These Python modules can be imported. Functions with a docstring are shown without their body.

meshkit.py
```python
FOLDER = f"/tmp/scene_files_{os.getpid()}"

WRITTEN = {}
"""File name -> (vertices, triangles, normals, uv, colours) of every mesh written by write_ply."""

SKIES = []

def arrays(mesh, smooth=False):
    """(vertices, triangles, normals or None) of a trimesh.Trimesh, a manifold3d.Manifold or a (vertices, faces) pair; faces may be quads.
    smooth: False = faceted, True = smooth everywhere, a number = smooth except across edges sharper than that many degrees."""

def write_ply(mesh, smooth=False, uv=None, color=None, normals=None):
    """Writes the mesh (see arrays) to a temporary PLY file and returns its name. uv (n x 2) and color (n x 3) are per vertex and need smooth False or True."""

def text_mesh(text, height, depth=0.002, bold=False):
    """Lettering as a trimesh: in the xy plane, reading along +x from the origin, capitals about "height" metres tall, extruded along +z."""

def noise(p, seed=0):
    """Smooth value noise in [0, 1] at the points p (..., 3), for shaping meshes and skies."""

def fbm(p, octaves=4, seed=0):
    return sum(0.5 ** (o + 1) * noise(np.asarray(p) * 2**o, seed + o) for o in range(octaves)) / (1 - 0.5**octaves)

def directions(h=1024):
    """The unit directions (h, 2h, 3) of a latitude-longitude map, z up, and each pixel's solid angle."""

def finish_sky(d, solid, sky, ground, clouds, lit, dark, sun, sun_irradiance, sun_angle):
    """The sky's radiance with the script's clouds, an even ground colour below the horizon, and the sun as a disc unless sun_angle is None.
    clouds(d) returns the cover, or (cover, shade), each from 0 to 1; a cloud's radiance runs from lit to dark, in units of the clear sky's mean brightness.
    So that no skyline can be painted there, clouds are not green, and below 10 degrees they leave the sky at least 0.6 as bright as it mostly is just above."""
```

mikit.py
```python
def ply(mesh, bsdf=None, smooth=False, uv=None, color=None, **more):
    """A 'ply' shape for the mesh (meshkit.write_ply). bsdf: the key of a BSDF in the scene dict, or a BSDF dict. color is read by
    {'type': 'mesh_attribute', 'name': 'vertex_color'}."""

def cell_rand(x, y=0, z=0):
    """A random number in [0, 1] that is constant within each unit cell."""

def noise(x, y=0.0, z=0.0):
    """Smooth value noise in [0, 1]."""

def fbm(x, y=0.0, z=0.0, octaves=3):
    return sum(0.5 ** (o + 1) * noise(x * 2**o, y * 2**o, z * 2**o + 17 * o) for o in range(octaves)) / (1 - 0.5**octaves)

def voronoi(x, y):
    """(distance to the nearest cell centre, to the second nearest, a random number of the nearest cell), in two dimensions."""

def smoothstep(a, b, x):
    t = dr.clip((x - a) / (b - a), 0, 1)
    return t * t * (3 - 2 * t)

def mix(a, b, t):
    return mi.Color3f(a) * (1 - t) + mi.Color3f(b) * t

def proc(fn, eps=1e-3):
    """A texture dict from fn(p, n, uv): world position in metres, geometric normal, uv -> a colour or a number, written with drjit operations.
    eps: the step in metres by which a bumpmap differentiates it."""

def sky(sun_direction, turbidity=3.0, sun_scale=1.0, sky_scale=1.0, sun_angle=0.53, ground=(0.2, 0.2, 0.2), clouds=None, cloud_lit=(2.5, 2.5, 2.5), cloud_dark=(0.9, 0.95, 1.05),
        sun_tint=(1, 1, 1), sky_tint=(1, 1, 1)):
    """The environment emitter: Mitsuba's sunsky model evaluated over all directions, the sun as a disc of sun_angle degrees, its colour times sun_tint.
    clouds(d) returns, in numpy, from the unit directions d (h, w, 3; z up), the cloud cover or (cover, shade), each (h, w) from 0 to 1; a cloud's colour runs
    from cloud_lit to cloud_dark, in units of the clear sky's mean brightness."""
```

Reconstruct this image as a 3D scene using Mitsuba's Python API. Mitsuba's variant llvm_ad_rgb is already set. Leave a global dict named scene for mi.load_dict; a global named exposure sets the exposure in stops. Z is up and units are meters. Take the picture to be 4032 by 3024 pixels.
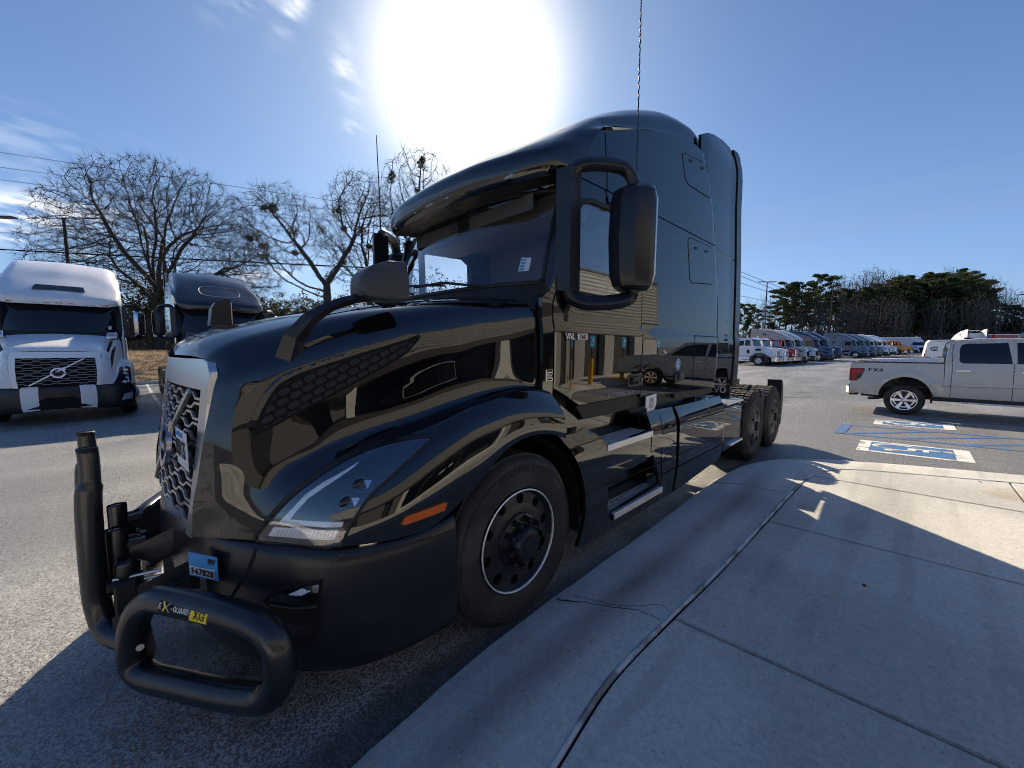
import math, random
import numpy as np, trimesh, shapely
from shapely.geometry import Polygon, LineString, Point, box as sbox
from shapely import affinity
from scipy.interpolate import Akima1DInterpolator, LinearNDInterpolator
import drjit as dr, mitsuba as mi, mikit, meshkit
from mikit import proc, noise, fbm, voronoi, smoothstep, mix

T = mi.ScalarTransform4f
scene, labels = {}, {}

# ---------------------------------------------------------------- camera, sky, exposure
CAM = np.array([-1.60, -2.74, 1.63])
YAW, PITCH = math.radians(45.2), math.radians(5.0)
FWD = np.array([math.cos(YAW) * math.cos(PITCH), math.sin(YAW) * math.cos(PITCH), -math.sin(PITCH)])
scene['camera'] = {'type': 'perspective', 'fov': math.degrees(2 * math.atan(512 / 389.0)), 'fov_axis': 'x', 'near_clip': 0.02, 'far_clip': 3000.0,
                   'to_world': T().look_at(origin=CAM.tolist(), target=(CAM + FWD).tolist(), up=[0, 0, 1])}
SUN = np.array([0.526, 0.654, 0.543]); SUN /= np.linalg.norm(SUN)


def sky_clouds(d):
    """A thin bright veil round the sun, haze at the horizon and small streaks of cirrus."""
    ang = np.degrees(np.arccos(np.clip(d @ SUN, -1, 1)))
    veil = np.clip(1.0 * np.exp(-(ang / 11.0) ** 4) + 0.13 * np.exp(-(ang / 19.0) ** 2), 0, 1)
    el = np.degrees(np.arcsin(np.clip(d[..., 2], -1, 1))); az = np.degrees(np.arctan2(d[..., 1], d[..., 0]))
    q = d / np.maximum(d[..., 2:3] + 0.12, 0.05)
    fine = meshkit.fbm(np.stack([q[..., 0] * 9 + q[..., 1] * 4, q[..., 1] * 20 - q[..., 0] * 6, 0 * q[..., 0]], -1), 5, seed=9)
    broad = meshkit.fbm(np.stack([q[..., 0] * 2 + 9, q[..., 1] * 3, 0 * q[..., 0]], -1), 4, seed=2)
    wisp = np.zeros_like(el)
    for a, e, wa, we, tilt, k in CIRRUS:
        da = (az - a + 180) % 360 - 180; x, y = da * math.cos(tilt) + (el - e) * math.sin(tilt), (el - e) * math.cos(tilt) - da * math.sin(tilt)
        wisp += k * np.exp(-(x / wa) ** 2 - (y / we) ** 2) * np.clip((fine * 0.7 + broad * 0.3 - 0.40) / 0.22, 0, 1) ** 1.3
    streak = meshkit.fbm(np.stack([az * 0.02, el * 0.55, 0 * el], -1), 3, seed=6); haze = np.clip(0.40 * np.exp(-np.clip(el, 0, 90) / 7.0) + 0.16 * np.clip((streak - 0.5) / 0.25, 0, 1) * np.exp(-((el - 11) / 7) ** 2), 0, 0.6)
    lit = np.clip(veil + wisp * (1 - veil), 0, 1); cov = np.clip(lit + haze * (1 - lit), 0, 1)
    return cov, np.clip(1 - lit / np.maximum(cov, 1e-6), 0, 1)


CIRRUS = [(76.0, 36.0, 4.0, 1.0, -.55, .6), (72.5, 36.0, 2.5, 1.0, -.9, .8), (67.0, 31.8, 1.2, 2.2, -.35, .8), (65.9, 25.9, 1.1, 1.6, -.35, .7), (95.8, 12.3, 6.0, 1.5, -.18, .95), (97.5, 9.6, 2.0, .35, -.05, .9), (92.5, 9.3, 1.6, .30, -.05, .8), (77.7, 9.0, 4.5, .6, -.2, .8), (84, 7.5, 5, .5, -.1, .5), (41, 41, 2.0, 2.6, -.8, .4), (110, 16, 12, 2.5, -.15, .6), (140, 11, 20, 2, 0, .5)]  # azimuth, elevation, length, width, slope, strength
scene['sky'] = mikit.sky(SUN.tolist(), turbidity=2.6, sun_scale=1.22, sky_scale=0.70, clouds=sky_clouds, cloud_lit=(4.9, 4.9, 5.0), cloud_dark=(1.25, 1.5, 1.75), sky_tint=(0.77, 0.93, 1.21), ground=(0.22, 0.21, 0.20), sun_tint=(0.94, 1.0, 1.08))
exposure = 2.3

# ---------------------------------------------------------------- materials
def mat(key, d):
    scene[key] = {'type': 'twosided', 'bsdf': d} if d['type'] not in ('thindielectric', 'dielectric', 'principledthin') else d
    return key


def pr(key, c, rough=0.5, metal=0.0, **k):
    col = {'type': 'rgb', 'value': list(c)} if isinstance(c, (tuple, list)) else c
    return mat(key, {'type': 'principled', 'base_color': col, 'roughness': rough, 'metallic': metal, **k})


def bump(key, inner, fn, scale, eps=1e-3):
    return mat(key, {'type': 'bumpmap', 'arbitrary': proc(fn, eps), 'scale': scale, 'bsdf': inner})


def paint(key, c, rough=0.25):
    return pr(key, c, rough, 0.0, specular=0.5, clearcoat=1.0, clearcoat_gloss=0.985)


def dusty(c, d, s=3.0, lo=0.45, hi=0.75):
    """Colour c with a film of dust d in blotches."""
    return proc(lambda p, n, uv: mix(c, d, smoothstep(lo, hi, fbm(p.x * s, p.y * s, p.z * s, 4))))


def road_film(p, n, uv):
    f = fbm(p.x * 3.1, p.y * 3.1, p.z * 3.1, 4); g = noise(p.x * 38, p.y * 38, p.z * 38); drip = noise(p.x * 26, p.y * 26, p.z * 1.6)
    low = smoothstep(0.95, 0.15, p.z)
    return 0.006 + 0.030 * smoothstep(0.45, 0.8, f) * (0.4 + 0.6 * g) + low * (0.035 + 0.09 * smoothstep(0.4, 0.75, f)) + 0.02 * smoothstep(0.72, 0.95, drip) * smoothstep(0.4, 0.6, f)
scene['paint_black'] = {'type': 'twosided', 'bsdf': {'type': 'blendbsdf', 'weight': proc(road_film), 'first': {'type': 'plastic', 'diffuse_reflectance': {'type': 'rgb', 'value': [0.004, 0.005, 0.013]}, 'int_ior': 1.8, 'nonlinear': True}, 'second': {'type': 'diffuse', 'reflectance': {'type': 'rgb', 'value': [0.24, 0.225, 0.20]}}}}
paint('paint_white', (0.72, 0.73, 0.74)); paint('paint_slate', (0.075, 0.10, 0.16)); paint('paint_blue', (0.035, 0.055, 0.11))
paint('paint_grey_blue', (0.12, 0.15, 0.20)); paint('paint_beige', (0.42, 0.38, 0.32)); paint('paint_red', (0.28, 0.012, 0.018))
paint('paint_silver', (0.5, 0.51, 0.52)); paint('paint_orange', (0.62, 0.22, 0.015)); paint('paint_pickup', (0.50, 0.495, 0.47), 0.2)
paint('paint_tube', (0.006, 0.007, 0.010), 0.32)
pr('plastic_black', dusty((0.010, 0.011, 0.016), (0.018, 0.019, 0.024), 6), 0.30, specular=0.5)
pr('vent_black', (0.011, 0.012, 0.015), 0.5, specular=0.35); mat('fairing_black', {'type': 'plastic', 'diffuse_reflectance': {'type': 'rgb', 'value': [0.005, 0.006, 0.011]}, 'int_ior': 1.42, 'nonlinear': True}); pr('plastic_matt', (0.012, 0.012, 0.013), 0.6); pr('plastic_grey', dusty((0.045, 0.048, 0.053), (0.07, 0.072, 0.075), 8), 0.5)
pr('void_black', (0.003, 0.003, 0.003), 0.9)
pr('rubber', dusty((0.020, 0.020, 0.021), (0.050, 0.047, 0.042), 5, 0.42, 0.8), 0.75)
pr('rim_black', dusty((0.012, 0.013, 0.015), (0.03, 0.03, 0.03), 9), 0.38, specular=0.5)
mat('chrome', {'type': 'roughconductor', 'material': 'Cr', 'alpha': 0.06})
mat('alu', {'type': 'roughconductor', 'material': 'Al', 'alpha': 0.36})
pr('tread_alu', (0.50, 0.51, 0.53), 0.5, 0.25); pr('silver_satin', (0.66, 0.67, 0.69), 0.27, 0.9)
pr('steel_dark', (0.06, 0.06, 0.065), 0.45, 0.6)
mat('glass', {'type': 'thindielectric', 'int_ior': 1.52})
pr('glass_dark', (0.006, 0.008, 0.010), 0.04, specular=0.6)
pr('glass_tint', (0.010, 0.014, 0.018), 0.05, specular=0.55)
pr('lens_red', (0.42, 0.008, 0.012), 0.12, clearcoat=1.0); pr('lens_amber', (0.62, 0.11, 0.004), 0.16, clearcoat=1.0)
pr('lens_clear', (0.55, 0.58, 0.62), 0.15, 0.5, clearcoat=1.0); pr('lamp_inner', (0.008, 0.012, 0.030), 0.12, 0.0, specular=0.4); pr('lamp_white', (0.68, 0.72, 0.78), 0.3, 0.0, clearcoat=1.0)
pr('white_print', (0.75, 0.75, 0.75), 0.5); pr('blue_print', (0.03, 0.25, 0.55), 0.5); pr('yellow_print', (0.80, 0.60, 0.02), 0.5); pr('black_print', (0.01, 0.01, 0.01), 0.6)
pr('grey_print', (0.32, 0.32, 0.33), 0.5); pr('plate_white', (0.55, 0.57, 0.62), 0.4)
pr('seat_fabric', (0.10, 0.10, 0.11), 0.9); pr('interior_grey', (0.09, 0.09, 0.09), 0.8)

# ---------------------------------------------------------------- mesh helpers
def add(key, mesh, m, smooth=False, label=None, world=None):
    if key in scene:
        k = 1
        while f'{key}_{k:03d}' in scene: k += 1
        key = f'{key}_{k:03d}'
    scene[key] = mikit.ply(mesh, m, smooth)
    if world is not None: scene[key]['to_world'] = world
    if label: labels[key] = {'label': label}
    return key


def tag(key, label, cat=None, group=None, kind=None):
    d = {'label': label}
    if cat: d['category'] = cat
    if group: d['group'] = group
    if kind: d['kind'] = kind
    labels[key] = d


def M(v, f): return trimesh.Trimesh(np.asarray(v, float), np.asarray(f, int), process=False)
def cat(ms): return trimesh.util.concatenate([m for m in ms if m is not None and len(m.faces)])
def mir(m):
    m = m.copy(); m.vertices[:, 1] *= -1; m.invert(); return m


def bx(x0, x1, y0, y1, z0, z1, b=0.0):
    """Box with chamfered edges."""
    if b <= 0:
        m = trimesh.creation.box((x1 - x0, y1 - y0, z1 - z0)); m.apply_translation(((x0 + x1) / 2, (y0 + y1) / 2, (z0 + z1) / 2)); return m
    p = []
    for sx in (0, 1):
        for sy in (0, 1):
            for sz in (0, 1):
                c = [(x0, x1)[sx], (y0, y1)[sy], (z0, z1)[sz]]; s = [(1, -1)[sx], (1, -1)[sy], (1, -1)[sz]]
                for a in range(3):
                    q = list(c)
                    for k in range(3):
                        if k != a: q[k] += s[k] * b
                    p.append(q)
    return trimesh.convex.convex_hull(np.array(p))


def hull(p): return trimesh.convex.convex_hull(np.asarray(p, float))


def spline(pts, n, closed=False):
    pts = np.asarray(pts, float)
    if closed: pts = np.vstack([pts[-3:], pts, pts[:4]])
    t = np.r_[0, np.cumsum(np.maximum(np.linalg.norm(np.diff(pts, axis=0), axis=1), 1e-6) ** 0.7)]
    a, b = (t[3], t[-4]) if closed else (t[0], t[-1])
    return Akima1DInterpolator(t, pts)(np.linspace(a, b, n + 1)[:-1] if closed else np.linspace(a, b, n))


def tube(pts, r, sides=12, closed=False, cap=True):
    p = np.asarray(pts, float); n = len(p)
    t = (np.roll(p, -1, 0) - np.roll(p, 1, 0)) if closed else np.gradient(p, axis=0)
    t /= np.linalg.norm(t, axis=1, keepdims=True) + 1e-12
    a = np.zeros_like(p); up = np.array([0, 0, 1.0]) if abs(t[0, 2]) < 0.9 else np.array([1.0, 0, 0])
    a[0] = np.cross(t[0], up); a[0] /= np.linalg.norm(a[0])
    for i in range(1, n):
        v = a[i - 1] - t[i] * (a[i - 1] @ t[i]); a[i] = v / (np.linalg.norm(v) + 1e-12)
    b = np.cross(t, a); g = np.arange(sides) * 2 * np.pi / sides
    rr = np.broadcast_to(r, (n,))
    v = p[:, None] + rr[:, None, None] * (np.cos(g)[None, :, None] * a[:, None] + np.sin(g)[None, :, None] * b[:, None])
    v = v.reshape(-1, 3); f = []
    m = n if closed else n - 1
    for i in range(m):
        for j in range(sides):
            q = [i * sides + j, i * sides + (j + 1) % sides, ((i + 1) % n) * sides + (j + 1) % sides, ((i + 1) % n) * sides + j]
            f += [[q[0], q[1], q[2]], [q[0], q[2], q[3]]]
    if cap and not closed:
        v = np.vstack([v, p[0], p[-1]]); k = n * sides
        for j in range(sides):
            f += [[k, (j + 1) % sides, j], [k + 1, (n - 1) * sides + j, (n - 1) * sides + (j + 1) % sides]]
    return M(v, f)


def grid(P, flip=False):
    """Surface through an array of points (S, T, 3)."""
    s, t = P.shape[:2]; i, j = np.meshgrid(np.arange(s - 1), np.arange(t - 1), indexing='ij')
    q = np.stack([i * t + j, (i + 1) * t + j, (i + 1) * t + j + 1, i * t + j + 1], -1).reshape(-1, 4)
    f = np.vstack([q[:, [0, 1, 2]], q[:, [0, 2, 3]]])
    return M(P.reshape(-1, 3), f[:, ::-1] if flip else f)


def loft(ribs, ns, nt):
    R = np.asarray(ribs, float)
    d = np.linalg.norm(np.diff(R, axis=0), axis=2).mean(1); u = np.r_[0, np.cumsum(d)]
    A = Akima1DInterpolator(u, R, axis=0)(np.linspace(0, u[-1], ns))
    d = np.linalg.norm(np.diff(R, axis=1), axis=2).mean(0); w = np.r_[0, np.cumsum(d)]
    return Akima1DInterpolator(w, A, axis=1)(np.linspace(0, w[-1], nt))


def lathe(prof, n=48, axis='y'):
    """Profile of (radius, height) turned about an axis."""
    prof = np.asarray(prof, float); g = np.arange(n) * 2 * np.pi / n; k = len(prof)
    r, h = prof[:, 0], prof[:, 1]
    c, s = np.cos(g)[:, None] * r, np.sin(g)[:, None] * r; H = np.broadcast_to(h, c.shape)
    v = np.stack({'y': (c, H, s), 'z': (c, -s, H), 'x': (H, c, s)}[axis], -1).reshape(-1, 3); f = []
    for i in range(n):
        for j in range(k - 1):
            a, b, c2, d = i * k + j, i * k + j + 1, ((i + 1) % n) * k + j + 1, ((i + 1) % n) * k + j
            f += [[a, b, c2], [a, c2, d]]
    return M(v, f)


def ext(poly, h):
    return cat([trimesh.creation.extrude_polygon(g, h, engine='earcut') for g in getattr(poly, 'geoms', [poly]) if g.area > 1e-9])


def tri2(poly):
    v, f = trimesh.creation.triangulate_polygon(poly, engine='earcut'); return np.asarray(v), np.asarray(f)


def flat(poly, res):
    """Triangulates a polygon with about res-sized faces."""
    x0, y0, x1, y1 = poly.bounds; vs, fs, k = [], [], 0
    nx, ny = max(1, math.ceil((x1 - x0) / res)), max(1, math.ceil((y1 - y0) / res))
    xs, ys = np.linspace(x0, x1, nx + 1), np.linspace(y0, y1, ny + 1)
    prep = shapely.prepared.prep(poly)
    for i in range(nx):
        for j in range(ny):
            c = sbox(xs[i], ys[j], xs[i + 1], ys[j + 1])
            if prep.contains(c):
                vs.append([[xs[i], ys[j]], [xs[i + 1], ys[j]], [xs[i + 1], ys[j + 1]], [xs[i], ys[j + 1]]]); fs.append(np.array([[0, 1, 2], [0, 2, 3]]) + k); k += 4
            elif prep.intersects(c):
                q = poly.intersection(c)
                for g in getattr(q, 'geoms', [q]):
                    if g.geom_type == 'Polygon' and g.area > 1e-9:
                        v, f = tri2(g); vs.append(v); fs.append(f + k); k += len(v)
    v, f = np.vstack(vs), np.vstack(fs)
    u, inv = np.unique(np.round(v, 5), axis=0, return_inverse=True); f = inv.reshape(-1)[f]
    f = f[(f[:, 0] != f[:, 1]) & (f[:, 1] != f[:, 2]) & (f[:, 0] != f[:, 2])]
    a = u[f]; cr = (a[:, 1, 0] - a[:, 0, 0]) * (a[:, 2, 1] - a[:, 0, 1]) - (a[:, 1, 1] - a[:, 0, 1]) * (a[:, 2, 0] - a[:, 0, 0])
    f[cr < 0] = f[cr < 0][:, ::-1]
    return u, f


def drape(poly, fn, off=0.0, res=0.05):
    """Polygon in (x, z) laid on the near flank y = -fn(x, z), off metres proud of it; faces look to -y."""
    u, f = flat(poly, res)
    return M(np.column_stack([u[:, 0], -(fn(u[:, 0], u[:, 1]) + off), u[:, 1]]), f)


def sheet(poly, fn, off=0.0, res=0.05, thick=0.004):
    """A draped polygon with a thickness."""
    m = drape(poly, fn, off, res); n = len(m.vertices)
    e = m.edges_sorted; u, c = np.unique(e, axis=0, return_counts=True); bd = {tuple(x) for x in u[c == 1]}
    b = m.vertices + [0, thick, 0]; f = [m.faces, m.faces[:, ::-1] + n]; side = []
    for a, d in m.edges:
        if (min(a, d), max(a, d)) in bd: side += [[a, a + n, d + n], [a, d + n, d]]
    return M(np.vstack([m.vertices, b]), np.vstack(f + [np.array(side).reshape(-1, 3)]))


def rrect(x0, y0, x1, y1, r): return sbox(x0 + r, y0 + r, x1 - r, y1 - r).buffer(r, 6)


def side_text(s, h, x, y, z, bold=False, m=None, depth=0.002, tilt=0.0, sx=1.0):
    """Lettering on a face that looks to -y."""
    t = meshkit.text_mesh(s, h, depth, bold); v = t.vertices.copy(); v[:, 0] *= sx
    c, sn = math.cos(tilt), math.sin(tilt); X, Z = v[:, 0] * c - v[:, 1] * sn, v[:, 0] * sn + v[:, 1] * c
    t.vertices = np.column_stack([x + X, y - v[:, 2], z + Z]); return t


def put(m, world): 
    m = m.copy(); m.apply_transform(world); return m


def rotz(a, x=0, y=0, z=0, s=1.0):
    c, sn = math.cos(a) * s, math.sin(a) * s
    return np.array([[c, -sn, 0, x], [sn, c, 0, y], [0, 0, s, z], [0, 0, 0, 1.0]])


def W(a): return T(np.asarray(a, float).tolist())
# ================================================================ the road tractor (nose at -x, near flank at -y, wheels on z = 0)
def nose(v):
    """The nose is very slightly askew."""
    v = np.array(v, float); w = np.clip((-0.95 - v[..., 0]) / 0.35, 0, 1)
    v[..., 0] -= 0.045 * (v[..., 1] + 0.66) * w; return v


def nosed(m): m.vertices = nose(m.vertices); return m


HOOD = [  # ribs from the grille back to the cowl: centre of the top, over the shoulder, down the side and the wing
    [(-1.395, 0, 1.605), (-1.38, -.30, 1.605), (-1.345, -.555, 1.59), (-1.315, -.655, 1.535), (-1.345, -.672, 1.44), (-1.385, -.675, 1.26), (-1.412, -.668, 1.10), (-1.43, -.655, 1.0), (-1.438, -.645, .92), (-1.443, -.635, .835)],
    [(-1.35, 0, 1.675), (-1.335, -.30, 1.672), (-1.29, -.58, 1.645), (-1.25, -.705, 1.565), (-1.265, -.745, 1.45), (-1.30, -.765, 1.26), (-1.325, -.768, 1.10), (-1.345, -.76, 1.0), (-1.352, -.75, .92), (-1.358, -.745, .833)],
    [(-1.22, 0, 1.745), (-1.20, -.32, 1.74), (-1.15, -.61, 1.71), (-1.09, -.755, 1.635), (-1.09, -.81, 1.50), (-1.12, -.835, 1.29), (-1.16, -.848, 1.13), (-1.19, -.875, 1.03), (-1.208, -.90, .93), (-1.215, -.905, .825)],
    [(-.93, 0, 1.83), (-.91, -.34, 1.825), (-.86, -.66, 1.80), (-.80, -.805, 1.725), (-.80, -.855, 1.57), (-.83, -.875, 1.38), (-.87, -.90, 1.215), (-.93, -1.02, 1.11), (-.985, -1.09, .96), (-1.02, -1.105, .805)],
    [(-.55, 0, 1.905), (-.54, -.38, 1.90), (-.52, -.73, 1.868), (-.49, -.868, 1.785), (-.49, -.903, 1.63), (-.50, -.918, 1.45), (-.52, -.945, 1.282), (-.57, -1.09, 1.225), (-.63, -1.18, 1.05), (-.68, -1.20, .785)],
    [(-.30, 0, 1.95), (-.30, -.40, 1.943), (-.295, -.78, 1.905), (-.28, -.905, 1.815), (-.28, -.935, 1.66), (-.28, -.948, 1.49), (-.30, -.972, 1.335), (-.33, -1.115, 1.308), (-.37, -1.195, 1.16), (-.40, -1.212, .89)],
    [(-.12, 0, 1.985), (-.12, -.42, 1.975), (-.11, -.81, 1.93), (-.10, -.932, 1.84), (-.10, -.957, 1.69), (-.10, -.967, 1.52), (-.11, -.99, 1.372), (-.12, -1.12, 1.362), (-.135, -1.198, 1.245), (-.15, -1.215, 1.065)],
    [(.02, 0, 2.015), (.05, -.43, 2.0), (.09, -.83, 1.952), (.11, -.958, 1.86), (.11, -.98, 1.71), (.11, -.988, 1.54), (.11, -1.005, 1.396), (.11, -1.12, 1.384), (.11, -1.198, 1.27), (.11, -1.215, 1.125)],
    [(.06, 0, 2.02), (.12, -.43, 2.01), (.24, -.85, 1.97), (.325, -1.0, 1.885), (.335, -1.022, 1.73), (.335, -1.028, 1.55), (.34, -1.032, 1.395), (.37, -1.12, 1.345), (.40, -1.198, 1.225), (.41, -1.215, 1.055)],
]


def hood_grid(n, t):
    R = np.array(HOOD); full = np.concatenate([R[:, ::-1], (R * [1, -1, 1])[:, 1:]], 1)
    return nose(loft(full, n, t))


_P = hood_grid(90, 161); _V = _P[:, :78].reshape(-1, 3)
_hood = LinearNDInterpolator(_V[:, [0, 2]], -_V[:, 1])


def Yhood(x, z):
    x, z = np.asarray(x, float), np.asarray(z, float)
    y = _hood(x, z); bad = np.isnan(y)
    if bad.any():
        d = ((_V[None, :, 0] - x[bad][:, None]) ** 2 + (_V[None, :, 2] - z[bad][:, None]) ** 2).argmin(1); y = y.copy(); y[bad] = -_V[d, 1]
    return y


def Ycab(x, z):
    x, z = np.asarray(x, float), np.asarray(z, float)
    y = 1.105 + 0.022 * np.clip((x - 1.6) / 1.8, 0, 1)
    up, dn = np.clip(z - 1.79, 0, None), np.clip(1.79 - z, 0, None)
    y = y + 0.013 * np.clip((1.80 - z) / 0.015, 0, 1) - 0.010 * (dn / 0.6) ** 2 - 0.055 * (up / 1.9) ** 1.5
    y = y - 0.028 * np.clip((z - 2.45) / 0.4, 0, 1) ** 2 * np.clip((1.6 - x) / 1.0, 0, 1)
    xe = np.interp(z, [1.175, 1.79, 2.41, 2.83, 3.25, 3.6, 3.73], [3.58, 3.60, 3.56, 3.455, 3.38, 3.25, 3.10])
    y = y - 0.045 * np.clip((x - (xe - 0.10)) / 0.10, 0, 1) ** 2
    return y - 0.05 * np.clip((0.62 - x) / 0.3, 0, 1) ** 2


def Yskirt(x, z):
    z = np.asarray(z, float)
    return 1.205 + 0 * np.asarray(x, float) - 0.06 * np.clip((z - 0.86) / 0.2, 0, 1) ** 2.2 - 0.03 * np.clip((0.50 - z) / 0.3, 0, 1) ** 1.5


BUMP = [((-.475, -1.205), 0), ((-.80, -1.20), 0), ((-1.02, -1.135), 0), ((-1.19, -1.0), 0), ((-1.33, -.78), 0), ((-1.405, -.58), 0), ((-1.455, -.30), 0), ((-1.475, 0), 0)]


def bumper_grid(n, t):
    top = np.array([.80, .78, .79, .808, .82, .83, .83, .83]); bot = np.array([.215, .225, .235, .25, .27, .29, .32, .33])
    ribs = []
    for (p, _), a, b in zip(BUMP, top, bot):
        p = np.array(p); c = np.array([-.55, 0]); o = (p - c) / np.linalg.norm(p - c)
        ribs.append([(*(p - o * .075), a), (*(p - o * .012), a - .005), (*p, a - .035), (*(p + o * .012), (a + b) / 2 + .07), (*(p + o * .004), b + .12), (*(p - o * .02), b + .02), (*(p - o * .08), b)])
    R = np.array(ribs); full = np.concatenate([R, (R * [1, -1, 1])[::-1][1:]], 0)
    return nose(loft(full, n, t))


_B = bumper_grid(161, 22); _BV = _B[:80, 2:].reshape(-1, 3)
_bmp = LinearNDInterpolator(_BV[:, [0, 2]], -_BV[:, 1])


def Ybump(x, z):
    y = _bmp(x, z); bad = np.isnan(y)
    if bad.any():
        x, z = np.asarray(x, float), np.asarray(z, float)
        d = ((_BV[None, :, 0] - x[bad][:, None]) ** 2 + (_BV[None, :, 2] - z[bad][:, None]) ** 2).argmin(1); y = y.copy(); y[bad] = -_BV[d, 1]
    return y


ROOF = [
    [(.76, -1.07, 2.86), (.60, -1.05, 2.835), (.44, -.96, 2.78), (.31, -.77, 2.74), (.245, -.4, 2.735), (.225, 0, 2.735)],
    [(.765, -1.078, 2.905), (.60, -1.06, 2.89), (.415, -.975, 2.83), (.275, -.775, 2.795), (.205, -.4, 2.79), (.185, 0, 2.79)],
    [(.78, -1.08, 2.985), (.62, -1.06, 2.99), (.43, -.975, 2.945), (.30, -.77, 2.93), (.225, -.4, 2.93), (.205, 0, 2.93)],
    [(.85, -1.078, 3.10), (.72, -1.045, 3.10), (.59, -.95, 3.085), (.52, -.76, 3.09), (.47, -.4, 3.11), (.45, 0, 3.12)],
    [(.97, -1.075, 3.24), (.96, -1.035, 3.262), (.93, -.955, 3.315), (.91, -.76, 3.345), (.89, -.4, 3.365), (.87, 0, 3.375)],
    [(1.54, -1.062, 3.46), (1.535, -1.02, 3.478), (1.52, -.965, 3.60), (1.50, -.78, 3.685), (1.48, -.4, 3.72), (1.46, 0, 3.735)],
    [(2.2, -1.05, 3.665), (2.2, -1.012, 3.685), (2.2, -.965, 3.85), (2.2, -.80, 3.975), (2.2, -.4, 4.01), (2.2, 0, 4.03)],
    [(2.8, -1.045, 3.775), (2.81, -1.015, 3.80), (2.82, -.985, 3.97), (2.83, -.82, 4.07), (2.84, -.4, 4.09), (2.84, 0, 4.10)],
    [(3.09, -1.045, 3.735), (3.11, -1.02, 3.77), (3.13, -.985, 3.92), (3.16, -.82, 4.01), (3.18, -.4, 4.03), (3.18, 0, 4.04)],
]


def cyl_y(x, z, r, y0, y1, n=24):
    m = lathe([(0, y0), (r, y0), (r, y1), (0, y1)], n, 'y'); m.apply_translation((x, 0, z)); return m


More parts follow.
